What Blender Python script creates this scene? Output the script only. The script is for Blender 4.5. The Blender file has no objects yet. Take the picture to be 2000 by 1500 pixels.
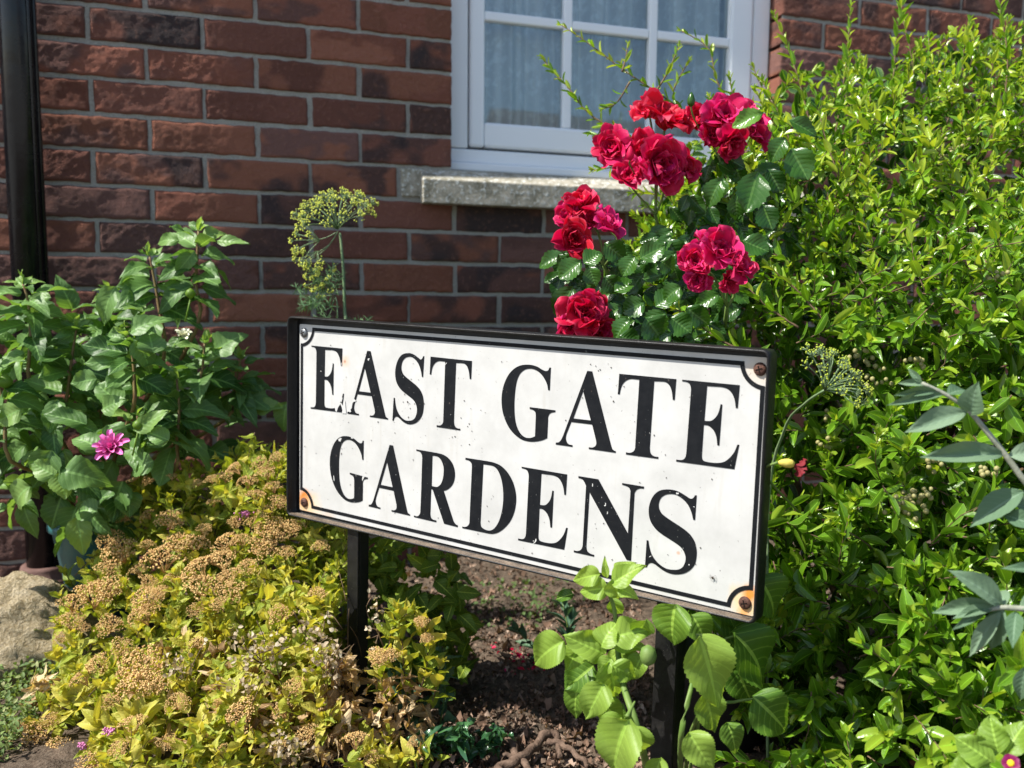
import bpy, math, random
import numpy as np
from mathutils import Vector, geometry
# ---------------------------------------------------------------- camera, sky, sun
C = bpy.context.scene.collection
S = bpy.context.scene
GZ = 1.28
F, YAW, PIT, ROL, CX, CD, CZ, PX, PY = 1757.556, .319735, .1115225, .0178557, .394725, 2.222812, -.571811 + GZ, 1143.4, 751.34
cam = np.array([CX, -CD, CZ])
_f = np.array([math.sin(YAW)*math.cos(PIT), math.cos(YAW)*math.cos(PIT), -math.sin(PIT)])
_r = np.array([math.cos(YAW), -math.sin(YAW), 0.]); _u = np.cross(_r, _f)
cr, sr = math.cos(ROL), math.sin(ROL)
RT, UP, FW = cr*_r + sr*_u, -sr*_r + cr*_u, _f
cd = bpy.data.cameras.new("camera"); co = bpy.data.objects.new("camera", cd); C.objects.link(co)
from mathutils import Matrix
M = Matrix([[RT[i], UP[i], -FW[i]] for i in range(3)]).to_4x4(); M.translation = Vector(cam); co.matrix_world = M
cd.sensor_width = 36; cd.lens = F/2000*36; cd.shift_x = (1000-PX)/2000; cd.shift_y = (PY-750)/2000
cd.clip_start = .05; cd.clip_end = 500
cd.dof.use_dof = True; cd.dof.focus_distance = 1.22; cd.dof.aperture_fstop = 5.0
S.camera = co
EL = math.radians(52); TH = math.radians(4.2)
SUN = np.array([-math.cos(EL)*math.cos(TH), -math.cos(EL)*math.sin(TH), math.sin(EL)])
w = bpy.data.worlds.new("World"); S.world = w; w.use_nodes = True
nt = w.node_tree; sky = nt.nodes.new("ShaderNodeTexSky"); sky.sky_type = 'NISHITA'; sky.sun_disc = False
sky.sun_elevation = EL; sky.sun_rotation = math.atan2(SUN[0], SUN[1])
nt.nodes["Background"].inputs[1].default_value = .105
nt.links.new(sky.outputs[0], nt.nodes["Background"].inputs[0])
sl = bpy.data.lights.new("sun", 'SUN'); sl.energy = 5.0; sl.angle = math.radians(.5); sl.color = (1, .955, .88)
so = bpy.data.objects.new("sun", sl); C.objects.link(so); so.rotation_euler = Vector(SUN).to_track_quat('Z', 'Y').to_euler(); so.location = (-3, -1, 5)
S.view_settings.view_transform = 'Standard'; S.view_settings.look = 'None'; S.view_settings.exposure = .86; S.view_settings.gamma = 1
S.cycles.max_bounces = 8; S.cycles.transparent_max_bounces = 12

# ---------------------------------------------------------------- helpers
def ray(x, y): return FW + RT*(x-PX)/F - UP*(y-PY)/F
def pt(x, y, d): return cam + ray(x, y)*d
def atY(x, y, Y): d = ray(x, y); return cam + d*((Y-cam[1])/d[1])
def atZ(x, y, Z): d = ray(x, y); return cam + d*((Z-cam[2])/d[2])
def nrm(v): v = np.asarray(v, float); return v/(np.linalg.norm(v, axis=-1, keepdims=True)+1e-12)
def tag(o, label=None, cat=None, group=None, kind=None):
    if label: o['label'] = label
    if cat: o['category'] = cat
    if group: o['group'] = group
    if kind: o['kind'] = kind
    return o
def empty(name, loc, label, cat, group=None):
    o = bpy.data.objects.new(name, None); C.objects.link(o); o.location = Vector(loc); o.empty_display_size = .05
    o.matrix_world = Matrix.Translation(Vector(loc))
    return tag(o, label, cat, group)
def link(name, me, mat, parent=None):
    o = bpy.data.objects.new(name, me); C.objects.link(o)
    if mat: me.materials.append(mat)
    if parent is not None:
        o.parent = parent
        if parent.type == 'EMPTY': o.matrix_parent_inverse = Matrix.Translation(-parent.location)
    return o
def mesh(name, V, Fc, mat, parent=None, smooth=True, att=None, uv=None):
    """V (n,3); Fc list/array of equal-length faces or list of mixed"""
    me = bpy.data.meshes.new(name); V = np.asarray(V, np.float32)
    me.vertices.add(len(V)); me.vertices.foreach_set('co', V.ravel())
    if isinstance(Fc, np.ndarray): k = Fc.shape[1]; tot = np.full(len(Fc), k, np.int32); idx = Fc.ravel().astype(np.int32)
    else: tot = np.array([len(f) for f in Fc], np.int32); idx = np.array([i for f in Fc for i in f], np.int32)
    me.loops.add(len(idx)); me.loops.foreach_set('vertex_index', idx)
    me.polygons.add(len(tot)); st = np.concatenate([[0], np.cumsum(tot)[:-1]]).astype(np.int32)
    me.polygons.foreach_set('loop_start', st); me.polygons.foreach_set('loop_total', tot)
    me.polygons.foreach_set('use_smooth', np.full(len(tot), smooth))
    if att is not None:
        a = me.attributes.new('lf', 'FLOAT_COLOR', 'POINT'); a.data.foreach_set('color', np.asarray(att, np.float32).ravel())
    me.update(calc_edges=True); me.validate()
    return link(name, me, mat, parent)
class MB:
    def __init__(s): s.V = []; s.F = []; s.A = []; s.n = 0
    def add(s, V, Fc, A=None):
        V = np.asarray(V, float); s.V.append(V)
        if A is None: A = np.tile([.5, .5, .5, 1.], (len(V), 1))
        s.A.append(np.asarray(A, float))
        for f in Fc: s.F.append([int(i)+s.n for i in f])
        s.n += len(V)
    def box(s, lo, hi, R=None, o=None):
        lo = np.array(lo, float); hi = np.array(hi, float)
        v = np.array([[x, y, z] for z in (lo[2], hi[2]) for y in (lo[1], hi[1]) for x in (lo[0], hi[0])])
        if R is not None: v = v@R.T + (0 if o is None else o)
        s.add(v, [(0, 2, 3, 1), (4, 5, 7, 6), (0, 1, 5, 4), (2, 6, 7, 3), (0, 4, 6, 2), (1, 3, 7, 5)])
    def tube(s, P, r, k=6, rnd=.5):
        P = np.asarray(P, float); n = len(P); r = np.broadcast_to(r, (n,))
        T = nrm(np.gradient(P, axis=0)); ref = np.array([.31, .2, .93]); 
        A = nrm(np.cross(T, ref)); B = np.cross(T, A)
        a = np.linspace(0, 2*math.pi, k, endpoint=False)
        V = (P[:, None] + r[:, None, None]*(np.cos(a)[None, :, None]*A[:, None] + np.sin(a)[None, :, None]*B[:, None])).reshape(-1, 3)
        Fc = [(i*k+j, i*k+(j+1) % k, (i+1)*k+(j+1) % k, (i+1)*k+j) for i in range(n-1) for j in range(k)]
        Fc += [tuple(range(k))[::-1], tuple((n-1)*k+j for j in range(k))]
        s.add(V, Fc, np.tile([rnd, .5, .5, 1], (len(V), 1)))
    def lathe(s, prof, c, k=32, ax=None):
        a = np.linspace(0, 2*math.pi, k, endpoint=False); n = len(prof)
        X, Y, Z = (np.eye(3) if ax is None else ax)
        V = np.array([np.array(c) + r*(math.cos(t)*X + math.sin(t)*Y) + z*Z for r, z in prof for t in a])
        Fc = [(i*k+j, i*k+(j+1) % k, (i+1)*k+(j+1) % k, (i+1)*k+j) for i in range(n-1) for j in range(k)]
        Fc += [tuple(range(k))[::-1], tuple((n-1)*k+j for j in range(k))]
        s.add(V, Fc)
    def build(s, name, mat, parent=None, smooth=False, bevel=0):
        o = mesh(name, np.concatenate(s.V), s.F, mat, parent, smooth, np.concatenate(s.A))
        if bevel:
            b = o.modifiers.new('b', 'BEVEL'); b.width = bevel; b.segments = 2; b.limit_method = 'ANGLE'
        return o
def hsh(ix, iy, iz, seed):
    n = (ix*374761393 + iy*668265263 + iz*2147483647 + seed*1274126177) & 0xffffffff
    n = ((n ^ (n >> 13))*1274126177) & 0xffffffff
    n = ((n ^ (n >> 16))*2246822519) & 0xffffffff
    return ((n ^ (n >> 15)) & 0xffffff)/float(0xffffff)
def vnoise(P, sc, seed=0):
    P = np.asarray(P, float)*sc; i = np.floor(P).astype(np.int64); f = P-i; f = f*f*(3-2*f); r = 0
    for a in (0, 1):
        for b in (0, 1):
            for c in (0, 1):
                wt = (f[..., 0] if a else 1-f[..., 0])*(f[..., 1] if b else 1-f[..., 1])*(f[..., 2] if c else 1-f[..., 2])
                r = r + wt*hsh(i[..., 0]+a, i[..., 1]+b, i[..., 2]+c, seed)
    return r
def fbm(P, sc, o=3, seed=0):
    r = 0; a = 1; t = 0
    for k in range(o): r = r + a*vnoise(P, sc*2**k, seed+k*17); t += a; a *= .5
    return r/t
# ---------------------------------------------------------------- materials
def mat(name, col=(.5, .5, .5), rough=.5, spec=.5, metal=0):
    m = bpy.data.materials.new(name); m.use_nodes = True; b = m.node_tree.nodes['Principled BSDF']
    b.inputs['Base Color'].default_value = (*col, 1); b.inputs['Roughness'].default_value = rough
    b.inputs['Specular IOR Level'].default_value = spec; b.inputs['Metallic'].default_value = metal
    return m
def N(m, t, **k):
    n = m.node_tree.nodes.new(t)
    for a, v in k.items():
        if a.startswith('i_'): n.inputs[int(a[2:]) if a[2:].isdigit() else a[2:].replace('_', ' ')].default_value = v
        else: setattr(n, a, v)
    return n
def L(m, a, b): m.node_tree.links.new(a, b)
def bsdf(m): return m.node_tree.nodes['Principled BSDF']
def noise(m, scale, detail=4, rough=.6, vec=None):
    n = N(m, 'ShaderNodeTexNoise'); n.inputs['Scale'].default_value = scale; n.inputs['Detail'].default_value = detail; n.inputs['Roughness'].default_value = rough
    if vec is None:
        vec = N(m, 'ShaderNodeNewGeometry').outputs['Position']
    L(m, vec, n.inputs['Vector']); return n.outputs['Fac']
def ramp(m, fac, stops):
    n = N(m, 'ShaderNodeValToRGB'); e = n.color_ramp.elements
    while len(e) < len(stops): e.new(.5)
    for q, (p, c) in zip(e, stops): q.position = p; q.color = (*c, 1) if len(c) == 3 else c
    L(m, fac, n.inputs[0]); return n.outputs[0]
def mixc(m, fac, a, b, mode='MIX'):
    n = N(m, 'ShaderNodeMix', data_type='RGBA', blend_type=mode)
    for s, v in ((0, fac), (6, a), (7, b)):
        if isinstance(v, (int, float)): n.inputs[s].default_value = v
        elif isinstance(v, tuple): n.inputs[s].default_value = (*v, 1)
        else: L(m, v, n.inputs[s])
    return n.outputs[2]
def mth(m, op, a, b=None, c=None, clamp=False):
    n = N(m, 'ShaderNodeMath', operation=op); n.use_clamp = clamp
    for i, v in enumerate((a, b, c)):
        if v is None: continue
        if isinstance(v, (int, float)): n.inputs[i].default_value = v
        else: L(m, v, n.inputs[i])
    return n.outputs[0]
def bump(m, h, strength=.3, dist=.002):
    n = N(m, 'ShaderNodeBump'); n.inputs['Strength'].default_value = strength; n.inputs['Distance'].default_value = dist
    L(m, h, n.inputs['Height']); L(m, n.outputs[0], bsdf(m).inputs['Normal']); return n
def noisy(name, c1, c2, scale=40, rough=.6, spec=.3, bs=.4, bd=.002, bscale=None, metal=0):
    m = mat(name, c1, rough, spec, metal); f = noise(m, scale)
    L(m, ramp(m, f, [(.3, c1), (.7, c2)]), bsdf(m).inputs['Base Color'])
    bump(m, noise(m, bscale or scale*3), bs, bd); return m
def leafmat(name, dark, light, tip=None, trans=.35, rough=.35, spec=.5, rib=None, vein=0, tmul=(1.6, 1.5, .6), edge=None):
    m = mat(name, dark, rough, spec); b = bsdf(m)
    a = N(m, 'ShaderNodeAttribute', attribute_name='lf'); sp = N(m, 'ShaderNodeSeparateColor'); L(m, a.outputs['Color'], sp.inputs[0])
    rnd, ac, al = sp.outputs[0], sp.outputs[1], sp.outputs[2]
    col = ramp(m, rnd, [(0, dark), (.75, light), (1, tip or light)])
    nz = noise(m, 60, 3); col = mixc(m, mth(m, 'MULTIPLY', nz, .5), col, mixc(m, .5, col, dark))
    if rib is None: rib = tuple(min(1, c*1.7+.02) for c in light)
    rb = mth(m, 'LESS_THAN', ac, .07); col = mixc(m, mth(m, 'MULTIPLY', rb, .6), col, rib)
    if edge: col = mixc(m, mth(m, 'MULTIPLY', mth(m, 'GREATER_THAN', ac, .86), .5), col, edge)
    wv = mth(m, 'SINE', mth(m, 'ADD', mth(m, 'MULTIPLY', mth(m, 'SUBTRACT', al, mth(m, 'MULTIPLY', mth(m, 'POWER', ac, 1.3), .26)), 46.), mth(m, 'MULTIPLY', rnd, 6.)))
    if vein: col = mixc(m, mth(m, 'MULTIPLY', mth(m, 'POWER', mth(m, 'MAXIMUM', wv, 0), 14), vein), col, rib)
    L(m, col, b.inputs['Base Color'])
    bp = N(m, 'ShaderNodeBump'); bp.inputs['Strength'].default_value = .5; bp.inputs['Distance'].default_value = .0012
    hh = mth(m, 'ADD', mth(m, 'MULTIPLY', mth(m, 'MULTIPLY', wv, mth(m, 'SUBTRACT', 1., ac)), -(.12+.7*vein) if vein else -.06), mth(m, 'MULTIPLY', noise(m, 300, 3), .5)); L(m, hh, bp.inputs['Height']); L(m, bp.outputs[0], b.inputs['Normal'])
    t = N(m, 'ShaderNodeBsdfTranslucent'); L(m, mixc(m, 1., col, tmul, 'MULTIPLY'), t.inputs[0])
    mx = N(m, 'ShaderNodeMixShader'); mx.inputs[0].default_value = trans
    L(m, b.outputs[0], mx.inputs[1]); L(m, t.outputs[0], mx.inputs[2]); L(m, mx.outputs[0], m.node_tree.nodes['Material Output'].inputs[0])
    return m
# ---------------------------------------------------------------- foliage engine
def proto(nu, nv, wf, fold=.25, arch=.15, wave=0, serr=0, asym=0, quilt=0, twist=0):
    """unit leaf: y along 0..1, x across, z up. returns V, F, att(across, along)"""
    u = np.linspace(0, 1, nu); v = np.linspace(-1, 1, nv); V = []; A = []
    for i, a in enumerate(u):
        wd = wf(a)
        for b in v:
            e = 1 + (serr*(1 if i % 2 else -1) if abs(b) > .99 else 0)
            x = b*wd*.5*e
            ya = a + (abs(b)*serr*.3 if i % 2 else 0)
            z = fold*abs(x) - arch*a*a*1.0 + wave*math.sin(a*9+b*2)*abs(b)*.1 + (quilt*math.sin((a-abs(b)**1.3*.26)*46)*(abs(b)*(1-abs(b)))*wd)
            y = ya*(1-.25*abs(arch)*a)
            xx = x + asym*a*a; zz = z + twist*b*a*wd
            V.append((xx, y, zz)); A.append((abs(b), a))
    Fc = [(i*nv+j, i*nv+j+1, (i+1)*nv+j+1, (i+1)*nv+j) for i in range(nu-1) for j in range(nv-1)]
    return np.array(V), np.array(Fc), np.array(A)
def w_oval(a): return math.sin(math.pi*min(1, max(0, a))**.9)**.8*.98+.02
def w_ovate(a): return (math.sin(math.pi*a**.62)**.9 if a < 1 else 0)*.98+.02
def w_lance(a): return (math.sin(math.pi*a**.8)**1.15)*.97+.03 if a < 1 else .03
def w_obl(a): return (min(1, a*3.2)**.8)*(max(0, 1-a**5)**.6)*.95+.05
class Leaves:
    def __init__(s, seed=0): s.g = {}; s.r = np.random.default_rng(seed); s.P = []; s.D = []; s.Nn = []; s.L = []; s.W = []; s.k = []; s.c = []
    def add(s, p, d, n, l, wd, k=0, c=None):
        s.P.append(p); s.D.append(d); s.Nn.append(n); s.L.append(l); s.W.append(wd); s.k.append(k); s.c.append(s.r.random() if c is None else c)
    def build(s, name, protos, m, parent=None, clear=()):
        P = np.array(s.P)
        if clear:       # prune leaves that would grow across the sign posts
            keep = np.ones(len(P), bool); Pm = P+nrm(np.array(s.D))*np.array(s.L)[:, None]*.5
            for Q in (P, Pm, P+nrm(np.array(s.D))*np.array(s.L)[:, None]):
                d = Q-cam; z = d@FW; x = PX+F*(d@RT)/z; y = PY-F*(d@UP)/z
                for (xa, ya, xb, yb, dm) in clear: keep &= ~((x > xa) & (x < xb) & (y > ya) & (y < yb) & (z < dm))
            for nm in ('P', 'D', 'Nn', 'L', 'W', 'k', 'c'): setattr(s, nm, [q for q, k_ in zip(getattr(s, nm), keep) if k_])
            P = np.array(s.P)
        P = np.array(s.P); D = nrm(np.array(s.D)); Nn = np.array(s.Nn); Sd = nrm(np.cross(D, Nn)); U = np.cross(Sd, D)
        Lh = np.array(s.L); Wd = np.array(s.W); k = np.array(s.k) % len(protos); c = np.array(s.c)
        VV = []; FF = []; AA = []; off = 0
        for q, (V, Fc, A) in enumerate(protos):
            i = np.where(k == q)[0]
            if not len(i): continue
            X = P[i, None] + Sd[i, None]*(V[None, :, 0:1]*Wd[i, None, None]) + D[i, None]*(V[None, :, 1:2]*Lh[i, None, None]) + U[i, None]*(V[None, :, 2:3]*(.5*Lh+.5*Wd)[i, None, None])
            n = len(V); FF.append((Fc[None] + (np.arange(len(i))*n)[:, None, None] + off).reshape(-1, 4))
            at = np.zeros((len(i), n, 4)); at[..., 0] = c[i, None]; at[..., 1] = A[None, :, 0]; at[..., 2] = A[None, :, 1]; at[..., 3] = 1
            VV.append(X.reshape(-1, 3)); AA.append(at.reshape(-1, 4)); off += n*len(i)
        return mesh(name, np.concatenate(VV), np.concatenate(FF), m, parent, True, np.concatenate(AA))
def smooth_path(P, n):
    P = np.asarray(P, float); t = np.linspace(0, len(P)-1, n); out = []
    for a in t:
        i = min(int(a), len(P)-2); f = a-i
        p0 = P[max(i-1, 0)]; p1 = P[i]; p2 = P[i+1]; p3 = P[min(i+2, len(P)-1)]
        out.append(.5*((2*p1)+(-p0+p2)*f+(2*p0-5*p1+4*p2-p3)*f*f+(-p0+3*p1-3*p2+p3)*f**3))
    return np.array(out)
def perp(d, r):
    a = nrm(np.cross(d, nrm(r.normal(size=3)))); return a
def twig(LV, SB, P, r, n, l, wd, ang=50, tipc=.25, sr=.0012, up=.4, c0=.0, gap0=.0, nk=3, rosette=4):
    """leaves spiralling along path P"""
    P = np.asarray(P, float); SB.tube(P, np.linspace(sr, sr*.45, len(P)), 4, r.random())
    T = nrm(np.gradient(P, axis=0)); m = len(P); ph = r.random()*6
    for i in range(n):
        t = gap0 + (1-gap0)*(i+.5)/n; q = t*(m-1); j = min(int(q), m-2); p = P[j]+(P[j+1]-P[j])*(q-j); d = T[j]
        ph += 2.4; a = nrm(np.cross(d, (.3, .4, .85))); b = np.cross(d, a)
        rad = math.cos(ph)*a + math.sin(ph)*b
        A = math.radians(ang*(1-.45*t) + r.normal()*10); dr = nrm(d*math.cos(A) + rad*math.sin(A) + np.array([0, 0, up*.3]))
        nn = nrm(d*math.sin(A) - rad*math.cos(A)*.6 + np.array([0, 0, up]) + r.normal(size=3)*.18)
        s = (1-.45*max(0, (t-.7)/.3))*r.uniform(.75, 1.15)
        LV.add(p, dr, nn, l*s, wd*s*r.uniform(.85, 1.1), r.integers(nk), min(1, c0 + r.random()*.6 + tipc*t))
    for k in range(rosette):
        ph += 2.0; a = nrm(np.cross(T[-1], (.3, .4, .85))); b = np.cross(T[-1], a); rad = math.cos(ph)*a + math.sin(ph)*b
        LV.add(P[-1], nrm(T[-1]+rad*.45), nrm(np.array([0, 0, .5])-rad), l*.55*r.uniform(.7, 1), wd*.5, r.integers(nk), min(1, .75+.25*r.random()))
def inpoly(x, y, poly):
    c = False; j = len(poly)-1
    for i in range(len(poly)):
        xi, yi = poly[i]; xj, yj = poly[j]
        if (yi > y) != (yj > y) and x < (xj-xi)*(y-yi)/(yj-yi)+xi: c = not c
        j = i
    return c
def sample(poly, n, r):
    xs = [p[0] for p in poly]; ys = [p[1] for p in poly]; out = []
    while len(out) < n:
        x = r.uniform(min(xs), max(xs)); y = r.uniform(min(ys), max(ys))
        if inpoly(x, y, poly): out.append((x, y))
    return out
def idw(ctrl):
    c = np.array(ctrl, float)
    def f(x, y):
        w_ = 1/((c[:, 0]-x)**2+(c[:, 1]-y)**2+4000)**1.5; return float((w_*c[:, 2]).sum()/w_.sum())
    return f
TOCAM = lambda p: nrm(cam-np.asarray(p))
ZUP = np.array([0, 0, 1.])
#@@SETTING
# ---------------------------------------------------------------- the setting: ground
m_soil = mat('soil', (.045, .035, .026), .95, .15)
f1 = noise(m_soil, 28, 6, .7); f2 = noise(m_soil, 160, 4, .7)
L(m_soil, mixc(m_soil, mth(m_soil, 'MULTIPLY', f2, .8), ramp(m_soil, f1, [(.3, (.03, .022, .016)), (.5, (.085, .06, .042)), (.68, (.17, .12, .085))]), ramp(m_soil, f2, [(.35, (.02, .015, .012)), (.62, (.2, .16, .12))])), bsdf(m_soil).inputs['Base Color'])
bump(m_soil, mth(m_soil, 'ADD', f1, f2), .9, .006)
def gheight(X, Y):
    P = np.stack([X, Y, 0*X], -1); return (fbm(P, 6, 3, 3)-.5)*.05 + (fbm(P, 30, 3, 9)-.5)*.02
nx, ny = 330, 260
gx = np.linspace(-1.6, 3.4, nx); gy = np.linspace(-2.4, .05, ny); GX, GY = np.meshgrid(gx, gy)
ed = np.minimum(1, np.minimum(np.minimum(GX+1.6, 3.4-GX), np.minimum(GY+2.4, 3))/.15)
GZZ = gheight(GX, GY)*ed + .006
quads = lambda a, b: np.array([(i*a+j, i*a+j+1, (i+1)*a+j+1, (i+1)*a+j) for i in range(b-1) for j in range(a-1)])
tag(mesh('garden_bed', np.stack([GX, GY, GZZ], -1).reshape(-1, 3), quads(nx, ny), m_soil), kind='structure')
m_far = noisy('paving', (.2, .19, .175), (.27, .26, .24), 9, .85, .2, .4, .003, 200)
tag(mesh('ground', [(-60, -60, -.03), (60, -60, -.03), (60, 60, -.03), (-60, 60, -.03)], [(0, 1, 2, 3)], m_far, None, False), kind='structure')
# ---------------------------------------------------------------- the house
house = empty('brick_house', (0, 0, 0), 'dark red brick house wall with a white multi-pane window and black downpipe behind the plants', 'house')
m_brick = mat('brick', (.2, .08, .05), .92, .18)
at = N(m_brick, 'ShaderNodeAttribute', attribute_name='lf')
bn = noise(m_brick, 420, 4, .7); bn2 = noise(m_brick, 90, 4, .7)
bc = mixc(m_brick, mth(m_brick, 'MULTIPLY', ramp(m_brick, bn, [(.6, (0, 0, 0)), (.70, (1, 1, 1))]), .75), at.outputs['Color'], (.05, .03, .026))
bc = mixc(m_brick, mth(m_brick, 'MULTIPLY', ramp(m_brick, bn2, [(.55, (0, 0, 0)), (.72, (1, 1, 1))]), .4), bc, (.38, .19, .13))
L(m_brick, bc, bsdf(m_brick).inputs['Base Color']); bump(m_brick, mth(m_brick, 'ADD', bn2, mth(m_brick, 'MULTIPLY', bn, .8)), 1., .005)
rb = np.random.default_rng(11)
HB = .0753; WX0, WX1, WZ0, WZ1 = .778, 1.668, GZ-4*HB, 2.28   # window opening
X0, X1, ZT = -1.35, 3.7, 2.55
BV, BF, BA, off = [], [], [], 0
pal = [((.25, .098, .066), 5), ((.20, .085, .062), 4), ((.12, .066, .056), 3), ((.28, .115, .074), 3), ((.175, .09, .075), 3)]
pc = np.array([p[0] for p in pal]); pw = np.array([p[1] for p in pal], float); pw /= pw.sum()
def tgrid(nu_, nv_):
    return np.concatenate([[0, .0], np.linspace(.012, .988, nu_-4), [1, 1]]), np.concatenate([[0, 0], np.linspace(.035, .965, nv_-4), [1, 1]])
nu_, nv_ = 38, 14
tu = np.concatenate([[0, .0], np.linspace(.012, .988, nu_-4), [1, 1]]); tv = np.concatenate([[0, 0], np.linspace(.035, .965, nv_-4), [1, 1]])
qb = quads(nu_, nv_)
row0 = int((ZT-GZ)/HB); GR = {0: tgrid(30, 12), 1: tgrid(66, 24)}; QB = {0: quads(30, 12), 1: quads(66, 24)}
for rr in range(-row0, int(GZ/HB)+1):
    zt = GZ-rr*HB-.005; zb = zt-.0653; offx = 0 if rr % 2 == 0 else .5
    spans = []
    for k in range(-8, 18):
        a = (k+offx)*.225+.005; b = a+.215
        if b < X0 or a > X1: continue
        if zb+.01 > WZ0-HB*1.0 and zt < WZ1:
            lo, hi = WX0, WX1
            if rr == 4: lo, hi = .655, 1.79          # course taken by the stone sill
            if hi <= a < hi+.05 and rr != 4: a = hi
            if lo-.05 < b <= lo and rr != 4: b = lo
            if b > lo and a < hi:
                if a < lo-.03: spans.append((a, lo - (.01 if rr == 4 else 0)))
                if b > hi+.03: spans.append((hi + (.01 if rr == 4 else 0), b))
                continue
        spans.append((a, b))
    for a, b in spans:
        j = rb.normal(size=4)*.0012; a += j[0]*(abs(a-WX1) > .002); b += j[1]*(abs(b-WX0) > .002); t0, t1 = zb+j[2]*.6, zt+j[3]*.6
        fine = int((b < .85 and zt > .0 and zt < 1.75) or (a > 1.6 and 1.3 < zt < 1.9 and b < 2.9)); U, V = np.meshgrid(*GR[fine]); X = a+(b-a)*U; Z = t0+(t1-t0)*V
        P = np.stack([X, 0*X, Z], -1)
        X = X + (vnoise(P, 70, 1)-.5)*.0028*(np.abs(U-.5) > .45); Z = Z + (vnoise(P, 60, 2)-.5)*.003*(np.abs(V-.5) > .4)
        rt = rb.uniform(.25, .8)
        dep = -(fbm(P+rb.random()*.0, 95, 3, 5)-.5)*.0046*rt - (fbm(P, 24, 2, 8)-.5)*.004 - (fbm(P, 260, 2, 15)-.5)*.0022*rt*fine + rb.normal()*.0006
        edge = np.minimum(np.minimum(U, 1-U)*(b-a), np.minimum(V, 1-V)*(t1-t0)); dep = dep + .003*np.clip(1-edge/.005, 0, 1)**2
        ring = np.zeros_like(U, bool); ring[0] = ring[-1] = True; ring[:, 0] = ring[:, -1] = True
        Yd = np.where(ring, .012 if not (a > WX1-.01 and rr < 4) else .07, dep)
        if b <= WX0+.004 and b > WX0-.004: Yd[:, -1] = .07
        base = pc[rb.choice(len(pc), p=pw)]*rb.uniform(.8, 1.2); alt = pc[rb.choice(len(pc), p=pw)]*rb.uniform(.7, 1.1)
        q = rb.random()*50
        s = np.clip((fbm(np.stack([X*.7+q, 0*X, Z], -1), 22, 3, 3)-.47)*7, 0, 1); col = base*(1-s[..., None])+alt*s[..., None]
        if rb.random() < .45:
            s2 = np.clip((fbm(np.stack([X+q, 0*X, Z], -1), 13, 2, 6)-.52)*9, 0, 1); col = col*(1-.75*s2[..., None])+np.array([.04, .036, .038])*.75*s2[..., None]
        BV.append(np.stack([X, Yd, Z], -1).reshape(-1, 3)); BF.append(QB[fine]+off); off += X.size
        BA.append(np.concatenate([col.reshape(-1, 3), np.ones((X.size, 1))], 1))
mesh('wall', np.concatenate(BV), np.concatenate(BF), m_brick, house, True, np.concatenate(BA))
# mortar (a recessed slab with the window opening cut out)
m_mort = mat('mortar', (.2, .2, .19), .95, .1); mn = noise(m_mort, 300, 4, .7)
L(m_mort, ramp(m_mort, mn, [(.3, (.25, .235, .205)), (.7, (.44, .42, .37))]), bsdf(m_mort).inputs['Base Color']); bump(m_mort, mn, .9, .003)
mb = MB()
def slab(x0, x1, z0, z1):
    n1 = max(2, int((x1-x0)/.008)); n2 = max(2, int((z1-z0)/.008)); U, V = np.meshgrid(np.linspace(x0, x1, n1), np.linspace(z0, z1, n2))
    P = np.stack([U, 0*U, V], -1); Y = .0062+(fbm(P, 90, 3, 4)-.5)*.0045 + (fbm(P, 8, 2, 5)-.5)*.002
    mb.add(np.stack([U, Y, V], -1).reshape(-1, 3), quads(n1, n2))
slab(X0, WX0-.002, -.05, ZT); slab(WX1+.002, X1, -.05, ZT); slab(WX0-.002, WX1+.002, -.05, WZ0); slab(WX0-.002, WX1+.002, WZ1, ZT)
mb.build('mortar', m_mort, house, True)
mb = MB(); mb.box((X0, .072, -.05), (WX0-.001, .3, ZT)); mb.box((WX1+.001, .072, -.05), (X1, .3, ZT)); mb.box((WX0-.001, .072, -.05), (WX1+.001, .3, WZ0-HB)); mb.box((WX0-.001, .072, WZ1), (WX1+.001, .3, ZT))
m_in = mat('inner_wall', (.25, .22, .19), .9, .1); mb.build('inner_wall', m_in, house)
# window
m_pvc = mat('window_plastic', (.86, .88, .9), .32, .5)
YF = .062
def P2(x, y, Y=YF): p = atY(x, y, Y); return p[0], p[2]
win = MB(); fw_ = .052
zb_ = WZ0+.004
win.box((WX0+.001, YF, zb_+.058), (WX0+fw_, YF+.06, WZ1)); win.box((WX1-fw_, YF, zb_+.058), (WX1-.001, YF+.06, WZ1))
win.box((WX0+fw_, YF, WZ1-.05), (WX1-fw_, YF+.06, WZ1)); win.box((WX0+.001, YF-.001, zb_+.022), (WX1-.001, YF+.06, zb_+.056)); win.box((WX0+.001, YF-.022, zb_), (WX1-.001, YF+.05, zb_+.02))
wo = win.build('window', m_pvc, house, False, .004)
sx0, sx1, sz0, sz1 = WX0+fw_+.003, WX1-fw_-.003, zb_+.062, WZ1-.053
gx0 = P2(946, 150)[0]; gx1 = P2(1424, 100)[0]; gz0 = P2(1000, 243)[1]
sa = MB(); Ys = YF-.006
sa.box((sx0, Ys, sz0), (gx0, Ys+.05, sz1)); sa.box((gx1, Ys, sz0), (sx1, Ys+.05, sz1)); sa.box((gx0, Ys, sz0), (gx1, Ys+.05, gz0)); sa.box((gx0, Ys, sz1-.05), (gx1, Ys+.05, sz1))
sa.build('sash', m_pvc, wo, False, .007)
bz = P2(1020, 38)[1]; bv1 = P2(1108, 150)[0]; bv2 = P2(1274, 150)[0]
gb = MB()
for x in (bv1, bv2): gb.box((x-.0115, Ys+.004, gz0), (x+.0115, Ys+.03, sz1-.05))
zz = bz
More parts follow.
